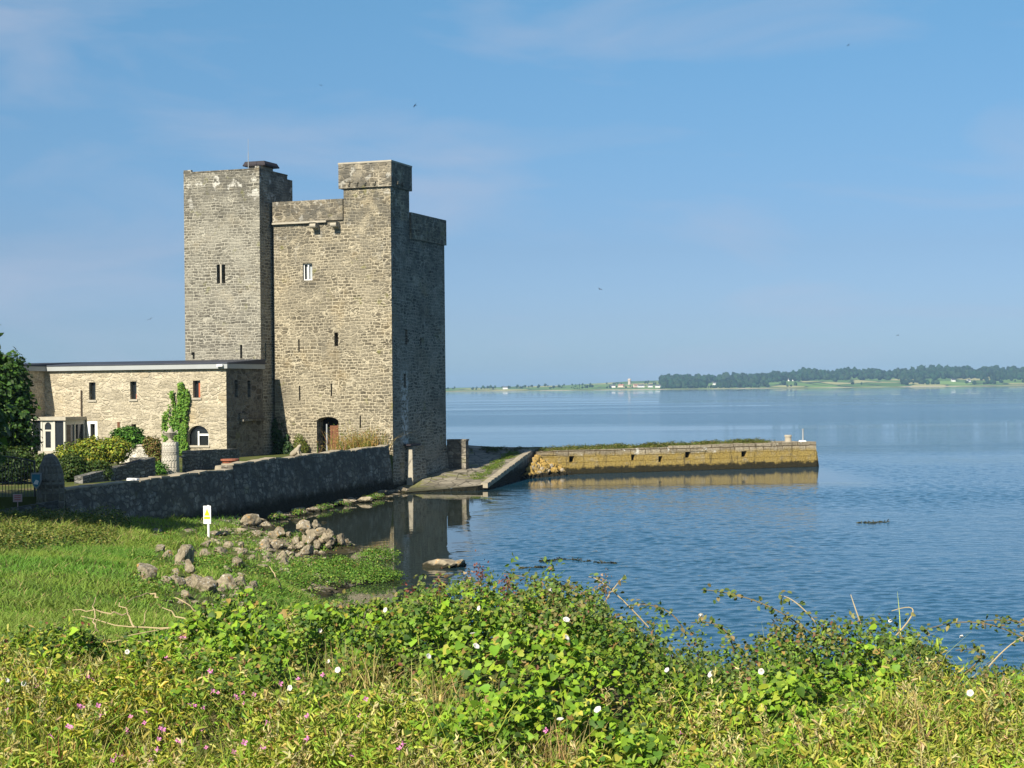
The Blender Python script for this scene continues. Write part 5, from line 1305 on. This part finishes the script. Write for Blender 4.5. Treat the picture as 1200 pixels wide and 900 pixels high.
def fields(x, y, z):
    px, py = proj(np.stack([x, y, z], 1))
    c = fbm(x * 1.1, y * 1.1, 71)
    dry = 1 / (1 + np.exp(-((py - np.interp(px, [0, 250, 420, 600, 760, 1000, 1060, 1200], [745, 768, 812, 868, 900, 860, 800, 805])) / 18 + (c - .5) * 10)))
    crest = np.clip((np.interp(px, CR_PX, CR_PY) + 48 - py) / 22, 0, 1) * np.clip((px - 440) / 60, 0, 1)
    return px, py, dry, crest, c
packs = []
# bindweed and dock leaves
x, y = hedge_pts(270000)
dp = rng.exponential(.10, len(x)); z = canopy(x, y) - dp + rng.normal(0, .015, len(x))
px, py, dry, crest, c = fields(x, y, z)
gap = fbm(x * 2.3, y * 2.3, 81)
k = (rng.uniform(0, 1, len(x)) < (1 - dry) * (1 - .85 * crest) * np.clip((gap - .27) * 5, .10, 1)) & (z > ground(x, y) - .1)
x, y, z, c, gap = x[k], y[k], z[k], c[k], gap[k]; n = len(x)
kind = fbm(x * .9 + 4, y * .9, 101)
cl = palette(n, [(.155, .28, .022), (.24, .36, .028), (.060, .125, .016), (.34, .36, .05)], (4, 4, 2.2, .8), .16)
cl = np.where((kind > .52)[:, None], cl * np.array([.72, .72, .85]), cl)
old = rng.uniform(0, 1, n) < .035; cl[old] = np.array([.30, .20, .06]) * rng.uniform(.6, 1.4, (old.sum(), 1))
sz = np.exp(rng.normal(math.log(.037), .33, n)).clip(.014, .070) * np.where(kind > .52, .72, 1.0)
N = np.array([-.25, -.55, .85]) + rng.normal(size=(n, 3)) * .50
packs.append(leaves(np.stack([x, y, z], 1), sz, N, cl, droop=.8))
# bramble leaves along the crest and down the far side of the bank
x, y = hedge_pts(130000, 9.3, 16.5)
z = canopy(x, y) - rng.exponential(.13, len(x)) + rng.normal(0, .03, len(x)) + .07 * fbm(x * 7, y * 7, 3)
px, py, dry, crest, c = fields(x, y, z)
k = (rng.uniform(0, 1, len(x)) < np.maximum(crest, np.where(y > 12.0, .85, .22)) * np.clip((fbm(x * 2.6, y * 2.6, 83) - .28) * 5, .08, 1)) & (z > ground(x, y) - .1)
x, y, z = x[k], y[k], z[k]; n = len(x)
cl = palette(n, [(.075, .125, .025), (.125, .185, .035), (.045, .08, .02), (.22, .20, .06), (.20, .085, .05)], (4, 3.5, 2.5, 1.0, .55), .18)
packs.append(leaves(np.stack([x, y, z], 1), rng.uniform(.020, .044, n), np.array([-.2, -.45, .8]) + rng.normal(size=(n, 3)) * .6, cl, OVAL, OVAL_F, droop=.4))
# young shoots that stand out of the crest
for k in range(330):
    pxx = random.uniform(-60, 1290); d_ = random.uniform(10.6, 12.4)
    x_ = (pxx - 600) / FPX * d_; z_ = float(canopy(x_, d_)); ln = random.uniform(.06, .24) * (1.25 if 480 < pxx < 900 else .8 if pxx > 900 else .5)
    dv = np.array([random.gauss(0, .55), random.gauss(0, .3), 1.0]); dv /= np.linalg.norm(dv); nl = int(8 + ln * 95)
    f = rng.uniform(-.25, 1, nl); P = np.array([x_, d_, z_ - .03]) + dv * (f * ln)[:, None] + rng.normal(size=(nl, 3)) * .016
    P[:, 2] -= .25 * ln * np.clip(f, 0, 1) ** 2 * abs(dv[0]) * 2
    base = random.choice([[(.10, .16, .03), (.16, .22, .045)], [(.075, .12, .03), (.12, .17, .035)], [(.20, .19, .06), (.12, .15, .04)], [(.13, .22, .03), (.19, .28, .04)]])
    packs.append(leaves(P, rng.uniform(.020, .042, nl), np.array([-.2, -.5, .8]) + rng.normal(size=(nl, 3)) * .6, palette(nl, base + [(.22, .12, .06)], (4, 4, .6)), OVAL, OVAL_F, .3))
o = stuff('hedge_foliage', packs, M['leaf']); tag(o, kind='stuff')
# dry grass, willowherb stalks and their narrow leaves
packs = []
x, y = hedge_pts(42000)
z0 = canopy(x, y) - rng.uniform(.18, .42, len(x))
px, py, dry, crest, c = fields(x, y, z0 + .3)
k = rng.uniform(0, 1, len(x)) < dry * .8 + .03
x, y, z0, c = x[k], y[k], z0[k], c[k]; n = len(x)
cc = fbm(x * 1.5 + 9, y * 1.5, 111)
straw = np.array([.50, .43, .14]); ol = np.array([.34, .38, .055]); gr = np.array([.20, .33, .038])
wS = np.clip((cc - .42) * 4, 0, 1)[:, None]
mixc = np.where(rng.uniform(0, 1, (n, 1)) < .10 + .34 * wS, straw, np.where(rng.uniform(0, 1, (n, 1)) < .5, ol, gr)) * rng.normal(1, .18, (n, 1)).clip(.5, 1.5)
packs.append(blades(np.stack([x, y, z0], 1), rng.uniform(.26, .56, n), rng.uniform(.0035, .0085, n), mixc, .75))
x, y = hedge_pts(190000)
z = canopy(x, y) - rng.exponential(.09, len(x)) + rng.uniform(0, .07, len(x))
px, py, dry, crest, c = fields(x, y, z)
k = rng.uniform(0, 1, len(x)) < dry * np.clip((fbm(x * 2.3, y * 2.3, 87) - .34) * 5, .06, 1)
x, y, z = x[k], y[k], z[k]; n = len(x)
cc = fbm(x * 1.2 + 2, y * 1.2, 113)
cl = palette(n, [(.34, .38, .055), (.22, .33, .036), (.50, .44, .13), (.42, .41, .075), (.24, .15, .05)], (4.5, 4.5, 1.4, 2.2, .25), .2)
cl = np.where((cc > .56)[:, None], cl * np.array([1.08, 1.02, .9]), cl)
packs.append(leaves(np.stack([x, y, z], 1), rng.uniform(.028, .070, n), np.array([-.2, -.5, .7]) + rng.normal(size=(n, 3)) * .7, cl, LANCE, OVAL_F, droop=-.35))
for k in range(420):                           # feathery seeding stalks
    pxx = random.uniform(-80, 1280); d_ = random.uniform(8.0, 11.6); x_ = (pxx - 600) / FPX * d_; z_ = float(canopy(x_, d_))
    _, _, dr_, _, _ = fields(np.array([x_]), np.array([d_]), np.array([z_]))
    if random.random() > dr_[0]: continue
    m_ = 34; ln = random.uniform(.10, .22); lean = np.array([random.gauss(0, .3), random.gauss(0, .2), 1.0]); f = rng.uniform(0, 1, m_)
    P = np.array([x_, d_, z_ - .04]) + lean * (f * ln)[:, None] + rng.normal(size=(m_, 3)) * .012
    packs.append(leaves(P, rng.uniform(.018, .05, m_), rng.normal(size=(m_, 3)) + np.array([-.2, -.5, .2]), palette(m_, [(.52, .46, .22), (.40, .36, .12), (.36, .26, .12)], (3, 3, .6)), LANCE, OVAL_F, -1.2))
o = stuff('meadow_grass', packs, M['grass']); tag(o, kind='stuff')

# straw tufts standing out of the hedge
def tuft(px, py, n, h, cols, w, label, name='grass_tuft', cat='grass tuft', group=None, spread=.10, lean=.45, wid=.006):
    p = on_canopy(px, py); b = p - np.array([0, 0, h * .75])
    P = b + rng.normal(size=(n, 3)) * np.array([spread, spread, .02])
    V, F, T = blades(P, rng.uniform(.55, 1.15, n) * h, rng.uniform(.6, 1.4, n) * wid, palette(n, cols, w), lean)
    return tag(mesh_from(name, V, F, M['grass'], tint=T), label, cat, group)
st = [(.50, .38, .17), (.40, .30, .12), (.30, .28, .08)]
for (px, py, n, h, lb) in ((1075, 790, 240, .42, 'large pale straw tuft at the right below the bramble crest'), (1060, 830, 200, .40, 'straw tuft just below the large pale one at the right'), (1165, 820, 220, .42, 'yellow green tuft near the right edge'),
                           (420, 770, 170, .30, 'pale grass tuft among bindweed in the middle left'), (505, 795, 170, .34, 'straw tuft left of centre in the hedge'), (540, 820, 190, .34, 'dry tuft low in the centre of the hedge'), (90, 780, 260, .36, 'wide olive tuft at the left edge of the hedge'), (650, 860, 200, .34, 'tuft at the bottom right of centre')):
    tuft(px, py, n, h, st, (3, 3, 3), lb, group='dry grass tufts in the hedge')
for (px, py, lb) in ((957, 872, 'dark red brown dead dock stalks at the bottom right'), (62, 893, 'red brown dock stalks blurred at the bottom left corner'), (145, 893, 'red brown dock stalks beside those in the bottom left corner')):
    tuft(px, py, 60, .34, [(.16, .05, .03), (.24, .09, .045)], (2, 1), lb, 'dock_plant', 'plant', 'dead dock plants', .035, .22, .008)

# bramble canes with leaves, dead stalks
def tube_obj(pts, r0, r1, mat, name, label=None, cat=None, group=None, parent=None, n=5):
    m = MB(); k = len(pts); m.tube([tuple(p) for p in pts], list(np.linspace(r0, r1, k)), n)
    o = m.build(name, mat, parent); return tag(o, label, cat, group) if label else o
def bez(a, b, c, n=9):
    t = np.linspace(0, 1, n)[:, None]; return (1 - t) ** 2 * a + 2 * t * (1 - t) * b + t * t * c
def cane(pixs, depth, label, leafn=26, base_drop=.25, lcols=None, dry=False):
    a, b, c = (at(px, py, depth + dd) for px, py, dd in pixs)
    pts = bez(a, 2 * b - (a + c) / 2, c, 11)
    e = empty('bramble_cane', tuple(pts[0]), label=label, cat='bramble cane', group='bramble canes arching above the hedge')
    L_ = pts - pts[0]
    tube_obj(L_, .0055, .0025, M['twig' if dry else 'cane'], 'stem', parent=e)
    if leafn:
        i = rng.uniform(1, 10, leafn); lo = np.floor(i).astype(int).clip(0, 9); f = (i - lo)[:, None]
        P = L_[lo] * (1 - f) + L_[lo + 1] * f + rng.normal(size=(leafn, 3)) * .02
        V, F, T = leaves(P, rng.uniform(.028, .05, leafn), np.array([-.2, -.5, .8]) + rng.normal(size=(leafn, 3)) * .6, palette(leafn, lcols or [(.09, .14, .03), (.16, .19, .05), (.24, .20, .08)], (3, 2, 1)), OVAL, OVAL_F, .3)
        mesh_from('foliage', V, F, M['leaf'], e, tint=T)
    return e
for pixs, dep, lb, ln, dr in (
    (((700, 715, 0), (672, 690, 0), (590, 672, .2)), 11.8, 'leafy bramble cane arching over the peak of the hedge', 40, False),
    (((760, 735, 0), (715, 690, 0), (690, 676, .1)), 11.7, 'pale bramble cane with a forked tip right of the hedge peak', 12, True),
    (((700, 728, 0), (712, 700, 0), (733, 674, .1)), 11.8, 'straight dry bramble cane leaning right at the hedge peak', 6, True),
    (((805, 748, 0), (780, 715, 0), (735, 710, .2)), 11.8, 'bramble cane reaching out over the water gap', 26, False),
    (((950, 742, 0), (890, 706, 0), (822, 691, .3)), 11.9, 'longest bramble cane reaching left over the water', 34, False),
    (((960, 735, 0), (935, 708, 0), (915, 698, .1)), 11.9, 'bramble cane with a dry tip left of the right hump', 12, True),
    (((860, 765, 0), (845, 735, 0), (810, 730, .2)), 11.6, 'bramble cane in the dip of the hedge', 28, False),
    (((1010, 735, 0), (1003, 715, 0), (997, 697, .1)), 11.9, 'pale bare twig standing straight on the right hump', 0, True),
    (((1050, 745, 0), (1070, 715, 0), (1045, 716, .1)), 11.9, 'hooked dry cane on the right hump', 4, True),
    (((1215, 760, 0), (1150, 730, 0), (1080, 740, .3)), 11.9, 'bramble cane entering from the right edge over the water', 34, False),
    (((1215, 740, 0), (1190, 728, 0), (1150, 728, .2)), 11.9, 'short leafy cane at the upper right edge', 20, False),
    (((1150, 792, 0), (1185, 755, 0), (1215, 742, .1)), 11.6, 'thick pale cane rising to the right edge', 8, True),
    (((1130, 790, 0), (1150, 765, 0), (1120, 762, .2)), 11.8, 'leafy cane in the gap near the right edge', 30, False)):
    cane(pixs, dep, lb, int(ln * 1.7), dry=dr)
for (px, py, h, lb) in ((565, 672, 'red'), (572, 690, 'red'), (515, 690, 'red'), (545, 685, 'tan'), (595, 690, 'red'), (710, 685, 'tan'), (550, 700, 'tan'), (520, 705, 'tan')) and [(563, 676, .2, 'red'), (515, 694, .18, 'red brown'), (548, 686, .18, 'pale tan'), (594, 690, .15, 'dark red'), (709, 690, .16, 'tan'), (480, 700, .14, 'brown')]:
    p = at(px, py, 11.6); n = 80
    e = empty('seed_head', tuple(p - np.array([0, 0, .28])), label='%s seed head standing above the bramble crest' % lb + {563: ' left of its peak', 515: ' over the castle reflection', 548: ' over the mossy rock', 594: ' at its peak', 709: ' right of its peak', 480: ' beside the grass tongue'}[px], cat='seed head', group='dry seed heads on the hedge')
    tube_obj([(0, 0, 0), (.01, 0, .15), (.0, 0, .32)], .004, .002, M['cane'], 'stem', parent=e)
    P = np.array([0, 0, .30]) + rng.normal(size=(n, 3)) * np.array([.022, .022, .045])
    base = (.42, .30, .17) if 'tan' in lb else (.22, .08, .06)
    V, F, T = leaves(P, rng.uniform(.014, .026, n), rng.normal(size=(n, 3)), palette(n, [base, tuple(c_ * .6 for c_ in base)], (2, 1)), OVAL, OVAL_F)
    mesh_from('seeds', V, F, M['leaf'], e, tint=T)
dead = [((225, 735), (180, 742), (95, 722)), ((268, 720), (230, 728), (150, 745)), ((115, 740), (108, 725), (112, 700)), ((158, 735), (148, 718), (140, 706)), ((150, 718), (120, 716), (85, 715)), ((185, 700), (178, 690), (150, 705)), ((250, 730), (225, 712), (205, 700)), ((235, 745), (215, 722), (190, 712)), ((190, 755), (165, 748), (120, 752)), ((330, 690), (327, 680), (316, 664)), ((180, 760), (160, 740), (172, 715)), ((100, 760), (110, 748), (115, 725))]
pos_words = ['long pale dead stalk lying lowest across the left hedge', 'curved pale dead stalk rising to the right end of the left tangle', 'upright dead stalk at the left of the tangle', 'leaning dead stalk in the middle of the tangle', 'flat dead stalk at the top left of the tangle', 'bent dead stalk at the top of the tangle', 'slanting dead stalk at the right of the tangle', 'slanting dead stalk crossing below the right one', 'short low dead stalk under the tangle', 'thin pale stalk alone below the boulders', 'dead stalk crossing the middle of the tangle', 'short dead stalk at the lower left of the tangle']
for (a, b, c), lb in zip(dead, pos_words):
    dd = 12.2 if 'alone' not in lb else 13
    P = [at(q[0], q[1], dd + random.uniform(-.3, .3)) for q in (a, b, c)]
    q_ = bez(P[0], P[1], P[2], 9); q_[1:-1] += rng.normal(size=(7, 3)) * .009
    tube_obj(q_, .0065, .003, M['twig'], 'dead_stalk', lb, 'dead stalk', 'dead stalks at the left of the hedge')

# flowers
def bindweed_mesh():
    V, F = [], []; n = 15
    prof = [(.003, -.030), (.006, -.018), (.013, -.009), (.021, -.003), (.031, .002), (.034, .000)]
    for r_, z_ in prof:
        for k in range(n):
            th = 2 * math.pi * k / n; s = 1 + (.06 * math.cos(5 * th) if r_ > .02 else 0); V.append((r_ * s * math.cos(th), r_ * s * math.sin(th), z_))
    for i in range(len(prof) - 1):
        for k in range(n): F.append((i * n + k, i * n + (k + 1) % n, (i + 1) * n + (k + 1) % n, (i + 1) * n + k))
    F.append(tuple(range(n - 1, -1, -1)))
    me = bpy.data.meshes.new('bindweed_flower'); me.from_pydata(V, [], F); me.materials.append(M['petal'])
    me.polygons.foreach_set('use_smooth', [True] * len(me.polygons)); return me
def herb_mesh():
    V, F = [], []
    for k in range(4):
        th = math.pi / 2 * k + .3; c, s = math.cos(th), math.sin(th)
        for (r_, t_, z_) in ((.002, 0, 0), (.010, .007, .004), (.018, .006, .008), (.020, 0, .009), (.018, -.006, .008), (.010, -.007, .004)): V.append((r_ * c - t_ * s, r_ * s + t_ * c, z_))
        F.append(tuple(range(k * 6, k * 6 + 6)))
    b = len(V); V += [(.004, 0, 0), (-.002, .0035, 0), (-.002, -.0035, 0), (0, 0, -.035)]; F += [(b, b + 1, b + 3), (b + 1, b + 2, b + 3), (b + 2, b, b + 3)]
    me = bpy.data.meshes.new('willowherb_flower'); me.from_pydata(V, [], F); me.materials.append(M['pink']); return me
FW, FP = bindweed_mesh(), herb_mesh()
def flower(me, name, px, py, s, label, group, cat='flower'):
    p = on_canopy(px, py, .05)
    if abs(proj(p)[1] - py) > 3: return
    o = bpy.data.objects.new(name, me); COL.objects.link(o)
    o.location = p + np.array([0, -.03, .0]); o.scale = (s, s, s)
    d = Vector((random.gauss(-.1, .6), random.gauss(-.6, .4), random.gauss(.6, .35))).normalized()
    o.rotation_euler = d.to_track_quat('Z', 'Y').to_euler(); tag(o, label, cat, group)
whites = [(452, 714), (405, 751), (385, 774), (397, 784), (105, 751), (150, 763), (10, 796), (4, 757), (375, 738), (832, 789), (865, 791), (780, 784), (657, 841), (660, 725), (664, 746), (1042, 727), (1147, 768), (1135, 811), (892, 786), (904, 759),
          (553, 741), (558, 756), (497, 763), (503, 768), (640, 713), (664, 746), (645, 690), (663, 725), (489, 707), (820, 720), (340, 805), (155, 818), (30, 800), (1125, 745), (965, 860), (700, 830), (560, 712), (905, 800)]
for (px, py) in [q for i, q in enumerate(whites) if i % 3 != 1]: flower(FW, 'bindweed_flower', px + random.uniform(-1, 1), py, random.uniform(.40, .68), 'white trumpet flower of bindweed among the hedge leaves', 'white bindweed flowers in the hedge')
pinks = [(117, 826), (93, 826), (120, 836), (153, 839), (172, 831), (169, 846), (149, 854), (188, 852), (186, 865), (188, 877), (210, 866), (223, 824), (239, 828), (277, 815), (287, 811), (297, 813), (288, 823), (315, 845), (363, 838), (350, 795), (363, 865), (306, 874), (288, 869), (430, 818), (424, 838), (472, 870), (468, 876), (412, 884), (239, 854), (132, 890), (177, 889), (10, 831), (212, 745), (140, 884), (243, 875), (106, 792), (197, 770), (252, 809), (45, 800), (60, 860), (245, 785), (330, 800), (380, 790), (80, 850), (795, 858), (640, 855), (275, 880)]
for (px, py) in pinks:
    for j in range(random.choice((1, 1, 2))): flower(FP, 'willowherb_flower', px + random.uniform(-2, 2) + j * 4, py + j * 2, random.uniform(.55, .95), 'small pink flower of willowherb in the dry grass', 'pink willowherb flowers in the meadow')

# ------------------------------------------------------------------ far shore: low hills with fields, woods and cottages
HP_X = [-4000, 300, 530, 570, 650, 700, 740, 775, 790, 850, 900, 960, 1040, 1080, 1200, 1500, 5000]
HP_Z = [7, 7, 7.0, 7.5, 10, 14, 18, 20, 22, 24, 29, 37, 33, 41, 37, 34, 34]
def shore_d(px): return np.interp(px, [-4000, 530, 700, 1200, 5000], [3750, 3750, 3950, 4250, 4250])
def hill(px, D):
    d0 = shore_d(px); t = np.clip((D - d0) / 850, 0, 1.25)
    return np.where(D < d0, -3 + 0 * D, .4 + (np.interp(px, HP_X, HP_Z) - .4) * t ** 1.1 + (fbm(px * .03, D * .006, 7) - .5) * 2.2 * np.clip(t * 3, 0, 1))
pxs = np.concatenate([np.arange(-1800, 500, 60), np.arange(500, 1230, 5), np.arange(1230, 3000, 60)]); Ds = np.concatenate([[3600, 3700], np.arange(3740, 4340, 10), np.arange(4350, 5300, 50)])
PX, DD = np.meshgrid(pxs.astype(float), Ds.astype(float))
HZ_ = hill(PX.ravel(), DD.ravel()); XX = (PX.ravel() - 600) / FPX * DD.ravel()
nx, ny = len(pxs), len(Ds); ii = (np.arange(ny - 1)[:, None] * nx + np.arange(nx - 1)[None]).ravel()
def hill_mat():
    t = NT('far_fields'); p = t.pos(); S = t.z()
    q = t.vmath('ADD', p, t.vmath('SCALE', t.noise(p, .004, 2, color=True), scale=90.0))
    v = t.n('TexVoronoi'); t.set(v.inputs['Vector'], t.vmath('MULTIPLY', q, (.011, .007, 0))); v.inputs['Scale'].default_value = 1.0
    s = t.n('SeparateColor'); t.set(s.inputs[0], v.outputs['Color'])
    col = t.mix(s.outputs[0], (.08, .15, .04), (.17, .27, .07)); col = t.mix(t.ramp(s.outputs[1], .80, .84), col, (.33, .32, .14))
    e = t.n('TexVoronoi'); e.feature = 'DISTANCE_TO_EDGE'; t.set(e.inputs['Vector'], t.vmath('MULTIPLY', q, (.011, .007, 0))); e.inputs['Scale'].default_value = 1.0
    col = t.mix(t.ramp(e.outputs['Distance'], .07, .02), col, (.03, .05, .02))
    col = t.mix(t.ramp(S[2], 1.6, .9), col, t.mix(t.ramp(t.noise(p, .008, 3), .4, .6), (.16, .17, .07), (.40, .34, .24)))
    t.bsdf(col, .95, None, .1); return t.m
o = mesh_from('far_hills', np.stack([XX, DD.ravel(), HZ_], 1), np.stack([ii, ii + 1, ii + 1 + nx, ii + nx], 1), hill_mat(), smooth=True); tag(o, kind='structure')
# woods
bm = bmesh.new(); bmesh.ops.create_icosphere(bm, subdivisions=2, radius=1.0); bm.verts.ensure_lookup_table()
IV = np.array([v.co[:] for v in bm.verts]); IF = np.array([[v.index for v in f.verts] for f in bm.faces]); bm.free()
Vs, Fs, Ts = [], [], []; off = 0
def wood_ok(px, D):
    t = (D - float(shore_d(px))) / 850
    if px < 500 or px > 1235: return random.random() < .25 and t > .4
    if px < 640: return t > .45 and random.random() < .10
    if px < 775: return t > .25 and random.random() < .10
    if px < 900: return t > .07 and random.random() < (.9 if px < 870 or t > .5 else .5)
    if px < 1055: return (t > .56) or (random.random() < .02 and t > .08)
    return (t > .5) or (t > .10 and random.random() < (.5 if px < 1130 else .22))
cnt = 0
while cnt < 3400:
    px = random.uniform(480, 1250) if random.random() < .9 else random.uniform(-1500, 2900); d0 = float(shore_d(px)); D = d0 + random.random() * 950
    if not wood_ok(px, D): cnt += .15; continue
    cnt += 1
    if fbm(np.array([px * .055]), np.array([D * .004]), 300)[0] < .36: continue
    h0 = float(hill(np.array([px]), np.array([D]))[0]); t = (D - d0) / 850
    hgt = random.uniform(8, 14) * (.7 + .7 * float(fbm(np.array([px * .09]), np.array([3.0]), 310)[0])) * (.45 if px < 775 else 1) * (.75 + .45 * min(1, t) if px > 775 else 1); hgt *= random.choice((.55, .8, 1, 1.1)); r_ = hgt * random.uniform(.34, .6)
    k = 1 + (np.array([mnoise.noise(Vector(v * 1.7) + Vector((cnt, 0, 0))) for v in IV]) * .75)
    V = IV * k[:, None] * np.array([r_, r_, hgt * .56]) + np.array([(px - 600) / FPX * D, D, h0 + hgt * .5])
    Vs.append(V); Fs.append(IF + off); off += len(V)
    Ts.append(np.tile(np.array([.018, .042, .018]) * random.uniform(.5, 1.5) * np.array([random.uniform(.8, 1.3), 1, 1]), (len(V), 1)))
o = mesh_from('far_wood', np.concatenate(Vs), np.concatenate(Fs), leafmat('far_foliage', .05, .9, .05), tint=np.concatenate(Ts)); tag(o, kind='stuff')
M['far_wall'] = plain('rendered_wall', (.72, .70, .66), .8, .04, .2); M['far_wall2'] = plain('cream_wall', (.55, .45, .36), .8, .05, .2); M['far_roof'] = plain('slate_roof', (.10, .10, .11), .7, .1, .3); M['far_roof2'] = plain('red_roof', (.30, .13, .09), .7, .1, .3)
cot = [(751, .30, 16, 'wall', 'white cottage nearest the left edge of the far woods'), (762, .28, 11, 'wall', 'small white cottage second from the left before the far woods'), (772, .22, 18, 'wall', 'long white cottage at the foot of the far woods'), (838, .42, 12, 'wall', 'white house with a pale gable among the far woods'),
       (848, .45, 10, 'wall2', 'cream house right of the gabled one in the far woods'), (884, .62, 20, 'wall2', 'long cream farmhouse high in the far woods'), (903, .66, 8, 'wall2', 'narrow cream house at the edge of the upper field'), (927, .60, 16, 'wall', 'bright white gabled house above the pale field'), (1117, .33, 10, 'wall', 'white bungalow among trees on the right of the far shore'), (1135, .30, 9, 'wall', 'small white bungalow farthest right on the far shore'),
       (728, .40, 14, 'wall2', 'cream house of the far village left of the grey tower'), (718, .38, 12, 'wall', 'pale house of the far village farther left'), (745, .35, 12, 'wall2', 'cream house of the far village right of the grey tower'), (592, .5, 12, 'wall', 'tiny white house alone on the low far point')]
for (px, t, wd, mt, lb) in cot:
    D = float(shore_d(px)) + 850 * t; h0 = float(hill(np.array([float(px)]), np.array([D]))[0])
    e = empty('cottage', ((px - 600) / FPX * D, D, h0), random.uniform(-.5, .5), label=lb, cat='house', group='houses on the far shore')
    hw, dp_, hh = wd / 2, 4.0, 4.2
    w = MB(); w.box(-hw, hw, -dp_, dp_, -2, hh); w.poly([(-hw, -dp_, hh), (-hw, dp_, hh), (-hw, 0, hh + 3)]); w.poly([(hw, -dp_, hh), (hw, dp_, hh), (hw, 0, hh + 3)]); w.build('wall', M['far_' + mt], e)
    w = MB(); w.poly([(-hw - .3, -dp_ - .4, hh - .25), (hw + .3, -dp_ - .4, hh - .25), (hw + .3, 0, hh + 3.1), (-hw - .3, 0, hh + 3.1)]); w.poly([(-hw - .3, 0, hh + 3.1), (hw + .3, 0, hh + 3.1), (hw + .3, dp_ + .4, hh - .25), (-hw - .3, dp_ + .4, hh - .25)])
    w.box(-hw + .6, -hw + 1.6, -.6, .6, hh + 2, hh + 4.4); w.build('roof', M['far_roof2' if mt == 'wall2' else 'far_roof'], e)
px, t = 737.5, .75; D = float(shore_d(px)) + 850 * t; h0 = float(hill(np.array([px]), np.array([D]))[0])
e = empty('far_tower', ((px - 600) / FPX * D, D, h0), label='pale grey water tower rising from the far village', cat='tower')
w = MB(); w.cyl((0, 0, -2), (0, 0, 11), 4.0, 3.4, n=12); w.build('shaft', M['far_wall2'], e)
w = MB(); w.cyl((0, 0, 11), (0, 0, 15), 4.6, 4.6, n=12); w.cyl((0, 0, 15), (0, 0, 16.5), 4.6, 1.0, n=12); w.build('tank', M['far_wall2'], e)

# ------------------------------------------------------------------ birds
def bird_mesh():
    w = MB(); w.cyl((-.10, 0, 0), (.0, 0, .01), .012, .035, n=7); w.cyl((0, 0, .01), (.10, 0, 0), .035, .012, n=7); w.cyl((.10, 0, 0), (.13, 0, 0), .02, .004, n=6)
    for s in (-1, 1):
        w.hexa([(-.04, s * .02, .015), (.05, s * .02, .015), (.04, s * .16, .06), (-.06, s * .16, .06)], [(-.04, s * .02, .022), (.05, s * .02, .022), (.04, s * .16, .066), (-.06, s * .16, .066)])
        w.hexa([(-.06, s * .16, .06), (.04, s * .16, .06), (-.05, s * .33, .03), (-.09, s * .33, .03)], [(-.06, s * .16, .066), (.04, s * .16, .066), (-.05, s * .33, .034), (-.09, s * .33, .034)])
    w.hexa([(-.10, -.02, 0), (-.10, .02, 0), (-.20, .05, 0), (-.20, -.05, 0)], [(-.10, -.02, .006), (-.10, .02, .006), (-.20, .05, .006), (-.20, -.05, .006)])
    return w.build('bird', M['bird'], None, link=False).data
BM = bird_mesh()
for (px, py, D, lb) in ((376, 100, 190, 'small dark bird flying highest above the castle'), (486, 124, 170, 'small dark bird flying just above the turret'), (703, 339, 180, 'small dark bird flying over the bay right of the castle'), (176, 374, 170, 'small dark bird flying over the house roof'), (994, 53, 240, 'small dark bird flying highest in the right of the sky'), (1052, 393, 230, 'small dark bird flying low above the far woods')):
    o = bpy.data.objects.new('bird', BM); COL.objects.link(o); o.location = at(px, py, D); o.rotation_euler = (random.uniform(-.5, .5), random.uniform(-.2, .2), random.uniform(0, 6.28)); tag(o, lb, 'bird', 'birds in the sky')

# ------------------------------------------------------------------ sea air
mb = MB(); mb.box(-6500, 6500, -60, 9400, -4.5, 75)
hz = mb.build('haze', [], None); 
t = NT('sea_air'); vol = t.n('VolumePrincipled'); vol.inputs['Color'].default_value = (.42, .68, 1.0, 1); vol.inputs['Density'].default_value = 0.75e-4; vol.inputs['Anisotropy'].default_value = 0.0
t.t.links.new(vol.outputs[0], t.out.inputs['Volume']); hz.data.materials.clear(); hz.data.materials.append(t.m)
tag(hz, kind='stuff')
